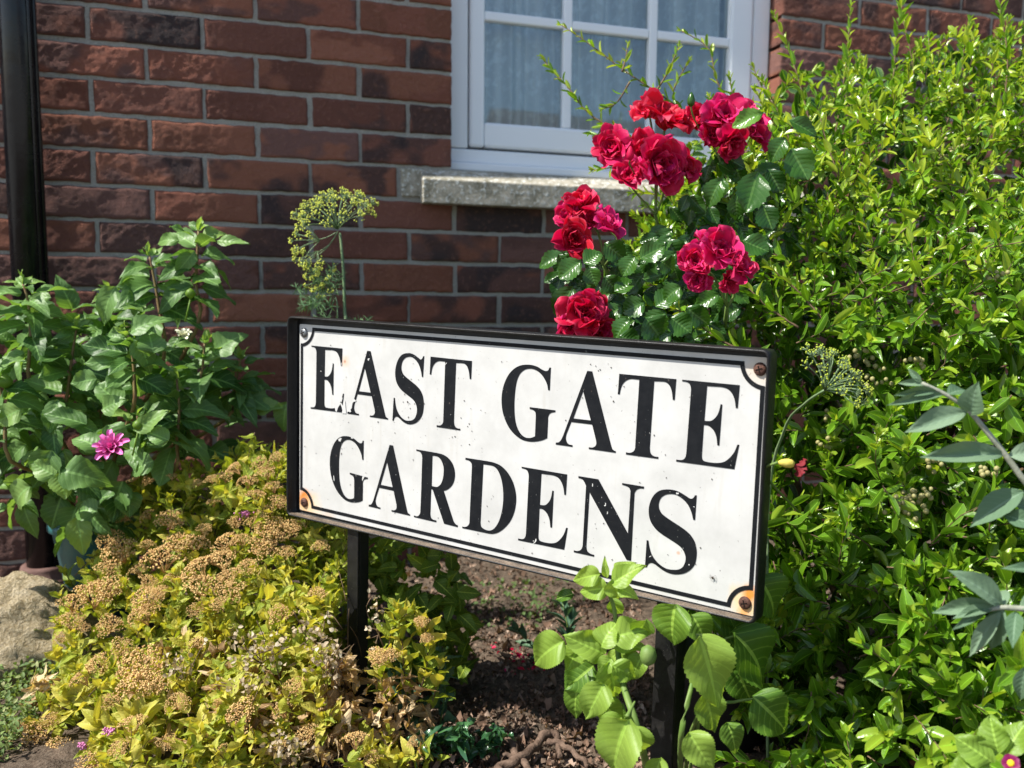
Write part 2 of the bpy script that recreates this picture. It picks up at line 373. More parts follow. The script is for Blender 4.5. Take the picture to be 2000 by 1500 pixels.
while zz < sz1-.1:
    xs = [gx0, bv1-.0117, bv1+.0117, bv2-.0117, bv2+.0117, gx1]
    for k in (0, 2, 4): gb.box((xs[k], Ys+.005, zz-.0115), (xs[k+1], Ys+.03, zz+.0115))
    zz += .235
gb.build('glazing_bars', m_pvc, wo, False, .004)
m_gl = bpy.data.materials.new('glass'); m_gl.use_nodes = True; g = m_gl.node_tree; g.nodes.clear()
o_ = g.nodes.new('ShaderNodeOutputMaterial'); tr = g.nodes.new('ShaderNodeBsdfTransparent'); tr.inputs[0].default_value = (.93, .98, .98, 1); gl = g.nodes.new('ShaderNodeBsdfGlossy'); gl.inputs['Roughness'].default_value = .015; gl.inputs[0].default_value = (.8, .92, 1, 1)
fr = g.nodes.new('ShaderNodeFresnel'); fr.inputs[0].default_value = 1.62; mx = g.nodes.new('ShaderNodeMixShader'); mu = g.nodes.new('ShaderNodeMath'); mu.operation = 'MULTIPLY'; mu.inputs[1].default_value = 2.3
g.links.new(fr.outputs[0], mu.inputs[0]); g.links.new(mu.outputs[0], mx.inputs[0]); g.links.new(tr.outputs[0], mx.inputs[1]); g.links.new(gl.outputs[0], mx.inputs[2]); g.links.new(mx.outputs[0], o_.inputs[0])
gm = MB(); n = 24; U, V = np.meshgrid(np.linspace(gx0-.004, gx1+.004, n), np.linspace(gz0-.004, sz1-.04, n)); gm.add(np.stack([U, Ys+.022+.0006*np.sin(U*9)*np.sin(V*7), V], -1).reshape(-1, 3), quads(n, n)); gm.build('pane', m_gl, wo, True)
# sill
m_sill = mat('sill_stone', (.3, .28, .24), .9, .15)
fs = noise(m_sill, 26, 5, .65); fs2 = noise(m_sill, 90, 4, .7)
L(m_sill, mixc(m_sill, ramp(m_sill, fs2, [(.52, (0, 0, 0)), (.62, (1, 1, 1))]), ramp(m_sill, fs, [(.35, (.19, .175, .13)), (.5, (.32, .295, .23)), (.7, (.48, .43, .35))]), (.58, .58, .53)), bsdf(m_sill).inputs['Base Color']); bump(m_sill, mth(m_sill, 'ADD', fs, fs2), .6, .004)
sm = MB(); lx = atY(826, 370, -.045)[0]; zt_ = atY(900, 352, -.045)[2]; zl_ = atY(900, 399, -.045)[2]
v = np.array([(x, y, z) for x in (lx, 1.76) for y, z in ((-.045, zl_), (.0, zl_), (.0, WZ0-.004), (-.036, zt_+.004), (-.045, zt_))])
sm.add(v, [(0, 1, 2, 3, 4)[::-1], (5, 6, 7, 8, 9)] + [(i, (i+1) % 5, (i+1) % 5+5, i+5) for i in range(5)])
sm.box((.658, -.0005, GZ-5*HB+.006), (1.785, .1, WZ0-.003))
sm.build('window_sill', m_sill, house, False, .003)
# downpipe
m_pipe = mat('pipe_paint', (.012, .013, .015), .25, .4); pn = noise(m_pipe, 30, 4); L(m_pipe, ramp(m_pipe, pn, [(.3, (.003, .0035, .005)), (.75, (.008, .009, .011))]), bsdf(m_pipe).inputs['Base Color']); bump(m_pipe, noise(m_pipe, 90), .15, .002)
L(m_pipe, ramp(m_pipe, pn, [(.3, (.15, .15, .15)), (.7, (.32, .32, .32))]), bsdf(m_pipe).inputs['Roughness'])
PXC, PYC, PR = -.116, -.0605, .034
pp = MB(); pp.lathe([(PR, .06), (PR, 2.5)], (PXC, PYC, 0), 40)
for a in (-.35, -.75): 
    pp.tube([(PXC+(PR+.001)*math.cos(a), PYC+(PR+.001)*math.sin(a), .07), (PXC+(PR+.001)*math.cos(a), PYC+(PR+.001)*math.sin(a), 2.5)], .0035, 6)
dp = pp.build('downpipe', m_pipe, house, True)
m_col = noisy('clay', (.11, .06, .05), (.17, .1, .085), 40, .8, .2, .3)
cc = MB(); cc.lathe([(.036, .085), (.044, .085), (.047, .078), (.047, .062), (.056, .058), (.059, .05), (.059, -.02)], (PXC, PYC, 0), 40); cc.build('pipe_collar', m_col, dp, True)
# net curtain and dark room behind the glass
m_cur = mat('net', (.85, .9, .93), .9, .1)
b = bsdf(m_cur); t = N(m_cur, 'ShaderNodeBsdfTransparent'); mx = N(m_cur, 'ShaderNodeMixShader'); cn = noise(m_cur, 45, 3)
L(m_cur, ramp(m_cur, cn, [(.5, (.82, .82, .82)), (.62, (.98, .98, .98))]), mx.inputs[0]); L(m_cur, t.outputs[0], mx.inputs[1]); L(m_cur, b.outputs[0], mx.inputs[2]); L(m_cur, mx.outputs[0], m_cur.node_tree.nodes['Material Output'].inputs[0])
U, V = np.meshgrid(np.linspace(.7, 1.75, 500), np.linspace(.93, 2.3, 8)); Y = .145+.022*np.sin(U*75+3*np.sin(U*9))+.008*np.sin(U*31+V*1.5)+.008*np.sin(U*170)
tag(mesh('net_curtain', np.stack([U, Y, V], -1).reshape(-1, 3), quads(500, 8), m_cur), 'pale net curtain hanging in folds behind the window glass', 'curtain')
mb = MB(); mb.box((X0+.001, 1.6, -.05), (X1-.001, 1.7, ZT-.001)); mb.box((X0+.001, .3, ZT-.05), (X1-.001, 1.6, ZT-.001)); mb.box((X0+.001, .3, .3), (X1-.001, 1.6, .35)); mb.box((X0+.001, .3, .35), (X0+.05, 1.6, ZT-.05)); mb.box((X1-.05, .3, .35), (X1-.001, 1.6, ZT-.05))
mb.build('room_walls', m_in, house)
# house across the way (mirrored in the lower panes)
nb = empty('neighbouring_house', (8, -13, 0), 'plain rendered house with a tiled gable roof across the way behind the viewer', 'house')
m_ren = noisy('render_wall', (.42, .4, .36), (.5, .48, .43), 3, .9, .2, .3); m_til = mat('roof_tile', (.12, .085, .07), .85, .2)
wv_ = N(m_til, 'ShaderNodeTexWave', bands_direction='Z'); wv_.inputs['Scale'].default_value = 2.2; wv_.inputs['Distortion'].default_value = 1.5; L(m_til, N(m_til, 'ShaderNodeNewGeometry').outputs['Position'], wv_.inputs['Vector'])
L(m_til, mixc(m_til, wv_.outputs['Fac'], (.07, .055, .045), (.2, .15, .12)), bsdf(m_til).inputs['Base Color'])
b_ = MB(); b_.box((4.2, -17, -.03), (14, -12, 2.64)); b_.build('wall', m_ren, nb)
b_ = MB(); b_.add([(4, -11.7, 2.65), (14.2, -11.7, 2.65), (14.2, -14.5, 3.9), (4, -14.5, 3.9), (4, -17.3, 2.65), (14.2, -17.3, 2.65)], [(0, 1, 2, 3), (3, 2, 5, 4), (0, 3, 4), (1, 5, 2), (0, 4, 5, 1)]); b_.build('roof', m_til, nb)
for x in (5.4, 8.2, 11.2):
    b_ = MB(); b_.box((x, -12.02, 1.0), (x+1.3, -11.98, 2.2)); o = b_.build('window', m_pvc, nb); b_ = MB(); b_.box((x+.08, -11.978, 1.08), (x+1.22, -11.97, 2.12)); b_.build('pane', mat('dark_pane', (.03, .04, .05), .1, .6), o)
#@@SIGN
# ---------------------------------------------------------------- street sign
SY, ST, SR_ = -.874828, -.0131337, .012158
def srot(a, b, c):
    ca, sa_, cb, sb, cc_, sc = math.cos(a), math.sin(a), math.cos(b), math.sin(b), math.cos(c), math.sin(c)
    return np.array([[ca, -sa_, 0], [sa_, ca, 0], [0, 0, 1]])@np.array([[1, 0, 0], [0, cb, -sb], [0, sb, cb]])@np.array([[cc_, 0, sc], [0, 1, 0], [-sc, 0, cc_]])
RS = srot(SY, ST, SR_); OS = np.array([.392044, -.721052, -.631915+GZ]); NS = RS[:, 1]
DP = .0145    # plate face lies this far behind the rim's front edge
def loc(x, y, d=DP):
    D = ray(x, y); p = OS+NS*d; t = ((p-cam)@NS)/(D@NS); q = (cam+t*D-OS)@RS; return np.array([q[0], q[2]])
def W3(ab, d): ab = np.atleast_2d(ab); return OS + ab[:, 0:1]*RS[:, 0] + d*NS + ab[:, 1:2]*RS[:, 2]
sign = empty('street_sign', W3([[.4, -.9]], 0)[0]*np.array([1, 1, 0]), 'white rectangular street sign lettered in black with rusty corner screws in a black metal frame', 'street sign')
m_blk = mat('black_metal', (.01, .01, .01), .38, .25); bn_ = noise(m_blk, 500, 3, .7); bn3 = noise(m_blk, 35, 5, .7)
L(m_blk, mixc(m_blk, ramp(m_blk, bn_, [(.68, (0, 0, 0)), (.72, (.8, .8, .8))]), ramp(m_blk, bn3, [(.35, (.007, .007, .008)), (.62, (.014, .0135, .013)), (.8, (.045, .034, .027))]), (.16, .15, .13)), m_blk_b := bsdf(m_blk).inputs['Base Color'])
bcol = m_blk_b.links[0].from_socket; sn = N(m_blk, 'ShaderNodeSeparateXYZ'); L(m_blk, N(m_blk, 'ShaderNodeNewGeometry').outputs['Normal'], sn.inputs[0])
sz_ = N(m_blk, 'ShaderNodeSeparateXYZ'); L(m_blk, N(m_blk, 'ShaderNodeNewGeometry').outputs['Position'], sz_.inputs[0])
up_ = mth(m_blk, 'MULTIPLY', mth(m_blk, 'MULTIPLY', mth(m_blk, 'GREATER_THAN', sn.outputs[2], .85), mth(m_blk, 'LESS_THAN', sz_.outputs[2], .48)), ramp(m_blk, bn3, [(.3, (.25, .25, .25)), (.6, (.9, .9, .9))]))
L(m_blk, mixc(m_blk, up_, bcol, ramp(m_blk, bn_, [(.35, (.09, .065, .045)), (.65, (.26, .2, .15))])), m_blk_b)
bump(m_blk, mth(m_blk, 'ADD', bn3, mth(m_blk, 'MULTIPLY', bn_, .3)), .35, .003); L(m_blk, ramp(m_blk, bn3, [(.3, (.28, .28, .28)), (.7, (.55, .55, .55))]), bsdf(m_blk).inputs['Roughness'])
def rquad(q, r, k=6):
    out = []; q = np.array(q)
    for i in range(4):
        p = q[i]; a = nrm(q[i-1]-p); b = nrm(q[(i+1) % 4]-p)
        s = p+a*r; e = p+b*r; c = p+a*r+b*r
        for j in range(k+1):
            t = j/k; out.append((1-t)**2*s+2*t*(1-t)*p*1.0+t*t*e)
    return np.array(out)
def inset(q, dlt): 
    q = np.array(q); c = []
    for i in range(4): c.append(q[i]+(nrm(q[i-1]-q[i])+nrm(q[(i+1) % 4]-q[i]))*dlt)
    return np.array(c)
C0 = [loc(*p, 0) for p in ((560, 617.5), (1503, 684.5), (1474, 1221.5), (558.5, 1006))]
PLQ = [loc(*p) for p in ((585.3, 632.7), (1500.7, 698.7), (1472, 1204.4), (585.3, 995))]
fr_ = MB(); k = 7*4
bow = lambda ring: ring
loops = [(rquad(inset(C0, -.0), .010), .0015), (rquad(inset(C0, -.0006), .010), .004), (rquad(inset(C0, -.0006), .010), .0245), (rquad(inset(C0, .001), .010), .0255)]
inn = [(rquad(inset(C0, .0012), .009), .0), (rquad(inset(C0, .0028), .008), .0008), (rquad(inset(C0, .0033), .0075), .003), (rquad(inset(C0, .0033), .0075), DP+.0035)]
allr = loops[::-1]+inn; V = np.concatenate([W3(l, d) for l, d in allr]); n = len(allr[0][0])
Fc = [(i*n+j, i*n+(j+1) % n, (i+1)*n+(j+1) % n, (i+1)*n+j) for i in range(len(allr)-1) for j in range(n)] + [tuple(range(n))[::-1], tuple((len(allr)-1)*n+j for j in range(n))]
fr_.add(V, Fc)
for i, (a0, d0) in enumerate(((.18, 0), (.52, 0))): pass
frame = fr_.build('frame', m_blk, sign, True)
frame.data.polygons.foreach_set('use_smooth', np.array([len(p.vertices) == 4 for p in frame.data.polygons]))
# grime on the bottom ledge of the frame
# plate
m_pl = mat('white_enamel', (.78, .78, .76), .3, .5)
gp = N(m_pl, 'ShaderNodeNewGeometry').outputs['Position']
col = ramp(m_pl, noise(m_pl, 14, 5, .65), [(.3, (.43, .43, .415)), (.62, (.52, .52, .505))])
mp_ = N(m_pl, 'ShaderNodeMapping'); mp_.inputs['Scale'].default_value = (1, 1, .09); L(m_pl, gp, mp_.inputs[0]); st_ = noise(m_pl, 95, 4, .6, mp_.outputs[0]); big = noise(m_pl, 7, 3)
col = mixc(m_pl, mth(m_pl, 'MULTIPLY', ramp(m_pl, st_, [(.56, (0, 0, 0)), (.72, (1, 1, 1))]), mth(m_pl, 'MULTIPLY', ramp(m_pl, big, [(.45, (0, 0, 0)), (.65, (1, 1, 1))]), .35)), col, (.36, .33, .27))
dots = noise(m_pl, 330, 2, .5); col = mixc(m_pl, ramp(m_pl, dots, [(.735, (0, 0, 0)), (.77, (1, 1, 1))]), col, (.12, .11, .1))
rn = noise(m_pl, 55, 5, .7)
SCR = [(594.5, 650), (1485, 721), (1455.5, 1177), (595, 981)]
def spot(p, r0, strength, colr, col, sq=1.):
    vd = N(m_pl, 'ShaderNodeVectorMath', operation='DISTANCE'); L(m_pl, gp, vd.inputs[0]); vd.inputs[1].default_value = tuple(p)
    dd = mth(m_pl, 'ADD', vd.outputs['Value'], mth(m_pl, 'MULTIPLY', mth(m_pl, 'SUBTRACT', rn, .5), r0*1.1))
    mr = N(m_pl, 'ShaderNodeMapRange'); L(m_pl, dd, mr.inputs[0]); mr.inputs[1].default_value = r0*.35; mr.inputs[2].default_value = r0; mr.inputs[3].default_value = strength; mr.inputs[4].default_value = 0
    return mixc(m_pl, mr.outputs[0], col, colr)
def p3(x, y): return W3(loc(x, y), DP)[0]
for x, y, r0, s_, c_ in ((595, 981, .027, .8, (.66, .36, .12)), (595, 970, .017, .95, (.62, .17, .02)), (610, 993, .03, .5, (.7, .5, .28)), (1455.5, 1177, .027, .65, (.72, .48, .2)), (1466, 1160, .014, .95, (.66, .22, .03)), (1453, 1195, .010, .8, (.68, .3, .08)), (1485, 721, .024, .55, (.55, .43, .3)), (674, 706, .012, .75, (.66, .42, .3)), (673.5, 706, .0035, .8, (.3, .14, .08)), (1325, 1080, .003, .8, (.5, .3, .2)), (640, 1012, .02, .35, (.65, .4, .22))):
    col = spot(p3(x, y), r0, s_, c_, col)
L(m_pl, col, bsdf(m_pl).inputs['Base Color']); bump(m_pl, noise(m_pl, 9, 3), .05, .01)
def sheet(name, polys, d, thick, m, parent, holes=None):
    """polys: list of loops groups [[outer, hole...], ...] in plate coordinates"""
    V = []; Fc = []; off = 0
    for grp in polys:
        tris = geometry.tessellate_polygon([[Vector((p[0], p[1], 0)) for p in lp] for lp in grp])
        pts = np.concatenate([np.array(lp) for lp in grp]); n = len(pts)
        V.append(W3(pts, d)); V.append(W3(pts, d+thick))
        for t in tris: Fc.append([off+i for i in t])
        s = 0
        for lp in grp:
            m_ = len(lp)
            for i in range(m_): a, b = s+i, s+(i+1) % m_; Fc.append([off+a, off+b, off+n+b, off+n+a])
            s += m_
        off += 2*n
    me = mesh(name, np.concatenate(V), Fc, m, parent, False)
    return me
plate = sheet('plate', [[rquad(PLQ, .003, 3)]], DP, .0025, m_pl, sign)
m_ink = mat('black_enamel', (.012, .014, .017), .5, .12); kk = noise(m_ink, 420, 2, .5); kk2 = noise(m_ink, 60, 4, .7)
L(m_ink, mixc(m_ink, ramp(m_ink, kk, [(.745, (0, 0, 0)), (.765, (1, 1, 1))]), ramp(m_ink, kk2, [(.3, (.005, .006, .008)), (.75, (.012, .013, .015))]), (.45, .45, .43)), bsdf(m_ink).inputs['Base Color']); bump(m_ink, kk2, .1, .003)
def parse(s, ox, oy, sc):
    out = []
    for tk in s.replace(';', ' ').split():
        sm_ = tk[0] == 's'; x, y = (float(q) for q in tk.lstrip('s').split(',')); out.append((ox+x/sc, oy+y/sc, sm_))
    n = len(out); P = np.array([loc(a, b) for a, b, _ in out]); res = []
    for i in range(n):
        j = (i+1) % n; p, q = P[i], P[j]; res.append(p)
        if out[i][2] or out[j][2]:
            t0 = (P[j]-P[i-1])*.5 if out[i][2] else (q-p); t1 = (P[(j+1) % n]-P[i])*.5 if out[j][2] else (q-p)
            ln = np.linalg.norm(q-p); t0 = nrm(t0)*ln if out[i][2] else t0; t1 = nrm(t1)*ln if out[j][2] else t1
            for k in range(1, 5):
                t = k/5; res.append((2*t**3-3*t**2+1)*p+(t**3-2*t**2+t)*t0+(-2*t**3+3*t**2)*q+(t**3-t**2)*t1)
    return np.array(res)
GL = {
'E': (1310, 730, 7.5, ["170,86 1013,167 983,502 955,502 s938,380 s900,290 s840,225 s750,195 640,187 535,180 495,688 s560,692 s610,680 s670,625 s705,560 733,445 757,450 713,1048 685,1047 s672,930 s640,845 s590,785 s540,755 487,750 458,1190 s460,1230 s475,1265 s505,1283 s600,1300 s700,1305 s790,1285 s870,1225 s935,1140 978,1038 1005,1040 933,1398 82,1284 84,1256 s130,1262 s180,1258 s215,1225 230,1170 300,240 s295,190 s270,140 s225,118 172,110"],
      [(170, 86), (1013, 167), (933, 1398), (82, 1284)]),
'T': (1190, 710, 7.5, ["150,150 983,228 960,533 932,532 s920,420 s890,330 s840,278 s790,265 660,260 595,1230 s603,1300 s635,1345 s680,1363 720,1367 718,1395 247,1331 247,1300 s300,1307 s350,1290 s378,1250 384,1190 443,237 s380,230 s310,227 s250,250 s200,300 s170,370 155,450 127,448"],
      [(150, 150), (983, 228), (718, 1395), (247, 1331)]),
'A': (1070, 710, 7.5, ["580,107 652,115 922,1175 s945,1248 s970,1273 997,1285 995,1307 602,1251 604,1226 s650,1230 s690,1215 s712,1180 710,1130 652,893 345,855 275,1030 s265,1090 s280,1150 s310,1182 363,1195 362,1220 119,1185 120,1157 s165,1150 s200,1110 230,1045", "520,402 632,833 375,803"],
      [(580, 107), (995, 1307), (119, 1185)]),
'G': (960, 690, 7.5, ["850,210 871,210 855,540 832,540 s815,450 s770,360 s710,285 s640,240 s570,225 s490,240 s420,300 s375,400 s350,540 s338,700 s338,850 s350,980 s380,1090 s430,1180 s490,1228 s550,1240 s600,1232 640,1215 652,910 s645,865 s625,840 s600,825 563,815 563,788 937,835 935,860 s880,870 s850,890 s832,930 830,980 817,1243 s740,1275 s650,1292 s560,1293 s450,1265 s350,1195 s270,1105 s205,980 s165,850 s150,700 s160,560 s195,430 s255,310 s335,225 s420,180 s510,166 s600,173 s680,200 s740,237 s800,260 s835,245"],
      [(871, 210), (937, 835), (817, 1243), (563, 788), (510, 166), (150, 700), (600, 1293)]),
'S': (1240, 940, 7.5, ["883,203 907,205 883,565 857,563 s835,470 s800,380 s750,305 s680,240 s600,195 s520,185 s440,200 s380,250 s352,330 s358,400 s395,470 s460,525 s540,580 s640,645 s740,715 s820,790 s880,890 s905,1000 s905,1100 s880,1210 s820,1290 s730,1345 s620,1363 s520,1350 s420,1305 s330,1240 s290,1210 s240,1193 s200,1210 175,1258 150,1255 175,862 200,868 s215,960 s245,1060 s300,1150 s380,1230 s470,1280 s560,1295 s640,1290 s700,1255 s735,1190 s745,1110 s720,1030 s670,960 s600,905 s500,840 s400,775 s310,700 s240,600 s208,490 s210,370 s245,260 s300,180 s380,130 s490,118 s590,132 s680,170 s760,220 s820,255 s860,240"],
      [(907, 205), (150, 1255), (490, 118), (620, 1363)]),
'N': (1115, 910, 7.5, ["115,148 405,195 838,990 875,400 s873,355 s850,315 s810,292 753,275 755,250 1072,302 1070,332 s1010,330 s965,350 s935,395 932,430 882,1388 818,1375 275,382 228,1180 s240,1240 s280,1280 343,1303 340,1327 46,1262 47,1236 s100,1245 s150,1225 s172,1180 176,1150 225,290 s200,235 s170,195 113,175"], []),
'D': (890, 870, 7.5, ["147,180 470,230 s560,250 s660,295 s750,380 s820,490 s865,610 s887,740 s883,860 s855,990 s800,1110 s720,1205 s640,1265 s560,1293 s490,1290 420,1276 100,1210 98,1187 s140,1192 s180,1175 s203,1140 206,1100 240,330 s238,275 s215,235 s190,218 145,206", "407,275 s480,285 s560,305 s620,365 s665,470 s690,590 s700,720 s695,850 s675,980 s635,1110 s580,1200 s530,1238 s480,1245 s420,1225 s375,1185 365,1130"], []),
'R': (790, 860, 7.5, ["177,132 470,182 s570,210 s650,265 s710,350 s738,450 s738,550 s710,640 s660,700 s610,730 577,738 700,1120 s725,1190 s755,1230 783,1245 780,1270 583,1220 415,718 393,715 380,1080 s390,1130 s420,1160 468,1173 466,1198 142,1123 142,1100 s190,1112 s220,1090 s235,1050 263,260 s258,215 s235,175 s210,160 177,153", "412,225 s455,228 s500,245 s545,300 s575,390 s577,470 s565,560 s540,630 s510,665 s470,682 400,667"], [])}
COP = [('E', 600, 660, 9.375, [(80, 142), (648, 190), (640, 1368), (68, 1290)]), ('E', 1005, 900, 8.3333, [(118, 98), (857, 219), (810, 1448), (60, 1288)]),
       ('A', 600, 660, 9.375, [(1103, 235), (1483, 1495), (740, 1385)]), ('A', 630, 840, 8.3333, [(1095, 240), (1425, 1393), (755, 1240)]),
       ('S', 750, 670, 8.3333, [(663, 212), (145, 1262), (375, 165), (450, 1322)]), ('T', 750, 670, 8.3333, [(762, 222), (1433, 290), (1243, 1424), (860, 1362)]),
       ('G', 630, 840, 8.3333, [(673, 170), (737, 765), (645, 1145), (447, 700), (395, 106), (116, 560), (500, 1182)])]
groups = []
gref = {}
for g_, (ox, oy, sc, lps, anc) in GL.items():
    lp = [parse(s, ox, oy, sc) for s in lps]; groups.append(lp); gref[g_] = (lp, [loc(ox+a/sc, oy+b/sc) for a, b in anc])
for g_, ox, oy, sc, anc in COP:
    lp, A0 = gref[g_]; B0 = np.array([loc(ox+a/sc, oy+b/sc) for a, b in anc]); A1 = np.c_[np.array(A0), np.ones(len(A0))]
    T, *_ = np.linalg.lstsq(A1, B0, rcond=None); groups.append([np.c_[l, np.ones(len(l))]@T for l in lp])
letters = sheet('lettering', groups, DP-.0006, .0004, m_ink, plate)
# black border line with concave corners
q = np.array([loc(*p) for p in ((588, 638), (1497, 708.8), (1468, 1195.8), (586.5, 987.5))]); wl = .0052; qi = inset(q, wl); r_ = .0265
def concave(quad, cen, r):
    out = []
    for i in range(4):
        c = cen[i]; a = nrm(quad[i-1]-quad[i]); b = nrm(quad[(i+1) % 4]-quad[i])
        # start on previous side at distance r from c, end on next side
        oa = quad[i]-c; 
        def hit(dv):
            B_ = oa@dv; Cc = oa@oa-r*r; return oa+dv*(-B_+math.sqrt(B_*B_-Cc))
        s = hit(a); e = hit(b); a0 = math.atan2(s[1], s[0]); a1 = math.atan2(e[1], e[0])
        while a1-a0 > math.pi: a1 -= 2*math.pi
        while a1-a0 < -math.pi: a1 += 2*math.pi
        for k in range(13): t = a0+(a1-a0)*k/12; out.append(c+r*np.array([math.cos(t), math.sin(t)]))
    return np.array(out)
oo = concave(q, q, r_); ii = concave(qi, q, r_+wl); n = len(oo)
V = np.concatenate([W3(oo, DP-.0006), W3(ii, DP-.0006)])
mesh('border_line', V, [(i, (i+1) % n, n+(i+1) % n, n+i) for i in range(n)], m_ink, plate, False)
# places where the black enamel has flaked off
def pp_(s, ox, oy, sc): return np.array([loc(ox+float(a.split(',')[0])/sc, oy+float(a.split(',')[1])/sc) for a in s.split()])
chips = [[pp_(s, 600, 660, 9.375)] for s in ("515,1282 524,1330 536,1352 550,1345 566,1285 590,1245 612,1215 622,1185 600,1180 540,1255", "616,1212 640,1268 652,1318 645,1380 720,1385 700,1150 668,1168 662,1245 645,1215 628,1186 622,1190",
         "640,1160 655,1095 640,1090 622,1165 628,1180", "845,1115 875,1125 895,1142 905,1150 885,1168 868,1164 850,1175 835,1165", "745,1345 775,1350 790,1362 812,1345 800,1310 822,1285 835,1200 850,1170 780,1200 740,1300", "630,450 628,500 640,505 634,480 644,462",
         "1120,375 1150,372 1140,400 1130,420 1112,400", "250,600 262,598 266,615 256,622")]
chips += [[pp_(s, 630, 840, 8.333)] for s in ("270,178 300,186 305,160 318,140 300,125 262,150", "655,752 690,755 668,800 655,830 650,800", "183,740 192,740 200,820 194,830 186,800", "465,118 480,138 500,136 490,120")]
chips += [[pp_(s, 1005, 900, 8.333)] for s in ("350,1265 360,1270 362,1300 345,1325 320,1345 305,1340 330,1320 340,1290", "305,1295 318,1295 318,1310 308,1312")]
chips += [[pp_(s, 1115, 910, 7.5)] for s in ("505,535 520,550 515,585 495,588 490,575 508,570", "535,665 548,672 545,700 530,705 538,685", "318,255 328,262 328,300 315,300")]
chips += [[pp_(s, 750, 670, 8.333)] for s in ("1000,345 1022,318 1030,325 1005,352",)]
chips += [[pp_(s, 1240, 940, 7.5)] for s in ("605,165 650,168 645,185 615,190", "860,365 878,368 872,384", "790,1210 806,1212 804,1230 792,1230", "215,1100 245,1085 245,1095 218,1112")]
rr_ = np.random.default_rng(3)
m_chip = mat('bare_enamel', (.5, .5, .485), .4, .4)
flk = sheet('paint_flakes', chips, DP-.0009, .0002, m_chip, plate)
# spots of dirt on the plate
m_dirt = mat('dirt', (.06, .05, .045), .8, .2); sp_ = []
lo_, hi_ = np.array(PLQ).min(0), np.array(PLQ).max(0)
CL_ = rr_.uniform(lo_+.03, hi_-.03, (9, 2))
for i in range(150):
    c = np.clip(CL_[rr_.integers(9)]+rr_.normal(size=2)*.02 if rr_.random() < .55 else np.array([rr_.uniform(lo_[0]+.012, hi_[0]-.012), rr_.uniform(lo_[1]+.012, hi_[1]-.012)]), lo_+.012, hi_-.012); r0 = rr_.uniform(.0003, .0009)*(1.4 if rr_.random() < .1 else 1); n = 6
    sp_.append([np.array([c+r0*rr_.uniform(.6, 1.3)*np.array([math.cos(t), math.sin(t)*1.3]) for t in np.linspace(0, 2*math.pi, n, endpoint=False)])])
drt = sheet('dirt_specks', sp_, DP-.00075, .0001, m_dirt, plate)
import bmesh
bm = bmesh.new(); nf = 0
for o_, mi in ((letters, 0), (flk, 1), (drt, 2)):
    bm.from_mesh(o_.data); bm.faces.ensure_lookup_table()
    for f in bm.faces[nf:]: f.material_index = mi
    nf = len(bm.faces)
bm.to_mesh(letters.data); bm.free(); letters.data.materials.append(m_chip); letters.data.materials.append(m_dirt)
for o_ in (flk, drt): bpy.data.objects.remove(o_)
# screws
m_rs = noisy('rusty_screw', (.05, .022, .016), (.13, .06, .04), 300, .75, .3, .7, .001); m_gs = noisy('grey_screw', (.12, .13, .14), (.25, .26, .26), 200, .4, .5, .3, .001, metal=.6)
for i, (x, y) in enumerate(SCR):
    s_ = MB(); c = W3(loc(x, y), DP-.0008)[0]
    prof = [(.0078, 0), (.0076, .0012), (.0062, .0026), (.0036, .0036), (.001, .0039)]
    s_.lathe(prof, c, 28, np.array([RS[:, 0], RS[:, 2], -NS])); o = s_.build('screw', m_gs if i == 0 else m_rs, plate, True)
    sl_ = MB()
    for a in (.3, .3+math.pi/2):
        d1 = math.cos(a)*RS[:, 0]+math.sin(a)*RS[:, 2]; d2 = -math.sin(a)*RS[:, 0]+math.cos(a)*RS[:, 2]; R_ = np.array([d1, d2, -NS]).T
        sl_.box((-.0042, -.0007, .0026), (.0042, .0007, .0041 if a < 1 else .0042), R_, c)
    sl_.build('screw_slot', mat('slot', (.012, .008, .007), .9, .1), o)
# posts: steel angle section
for bx, wv in ((loc(676, 1060, .006)[0], .0235), (loc(1276, 1290, .006)[0], .030)):
    pb = MB(); zt_top = np.interp(bx, [C0[3][0], C0[2][0]], [C0[3][1], C0[2][1]])+.004
    R_ = RS; y0 = .008
    pb.box((bx, y0, -.80), (bx+wv, y0+.004, zt_top-.0045), RS, OS); pb.box((bx+wv-.004, y0+.0045, -.80), (bx+wv, y0+wv, zt_top-.0045), RS, OS)
    pb.build('post', m_blk, sign, False, .0012)
#@@PLANTS
# ---------------------------------------------------------------- leaf shapes and leaf materials
PR_LANCE = [proto(7, 5, w_lance, .35, a, 0, 0, s) for a, s in ((.18, .06), (.4, -.08), (-.12, .03))]
PR_OBL = [proto(7, 5, w_obl, .3, a, 0, 0, s) for a, s in ((.15, .05), (.38, -.06), (-.1, 0))]
PR_OVATE = [proto(15, 7, w_ovate, .22, a, .8, .04, s, .02, t) for a, s, t in ((.25, .08, .1), (.55, -.08, -.2), (.05, .04, .3), (.8, 0, .1))]
PR_BIG = [proto(34, 13, w_ovate, .28, a, .9, .03, s, .022, t) for a, s, t in ((.22, .06, .1), (.5, -.06, -.15), (.8, .05, .2))]
PR_ROSE = [proto(15, 7, w_oval, .35, a, .5, .07, s) for a, s in ((.15, .05), (.4, -.05), (-.05, .03))]
m_pyr = leafmat('shrub_leaf', (.018, .07, .006), (.16, .33, .016), (.40, .50, .05), .36, .27, .6, edge=(.2, .3, .05))
m_rl = leafmat('rose_leaf', (.014, .055, .008), (.05, .14, .014), (.12, .26, .03), .22, .26, .5, rib=(.12, .24, .05), vein=.2)
m_dah = leafmat('dahlia_leaf', (.04, .11, .02), (.16, .29, .08), (.28, .42, .10), .38, .45, .4, vein=.3)
m_spi = leafmat('gold_leaf', (.07, .15, .012), (.32, .37, .04), (.56, .49, .09), .36, .55, .35, vein=.25)
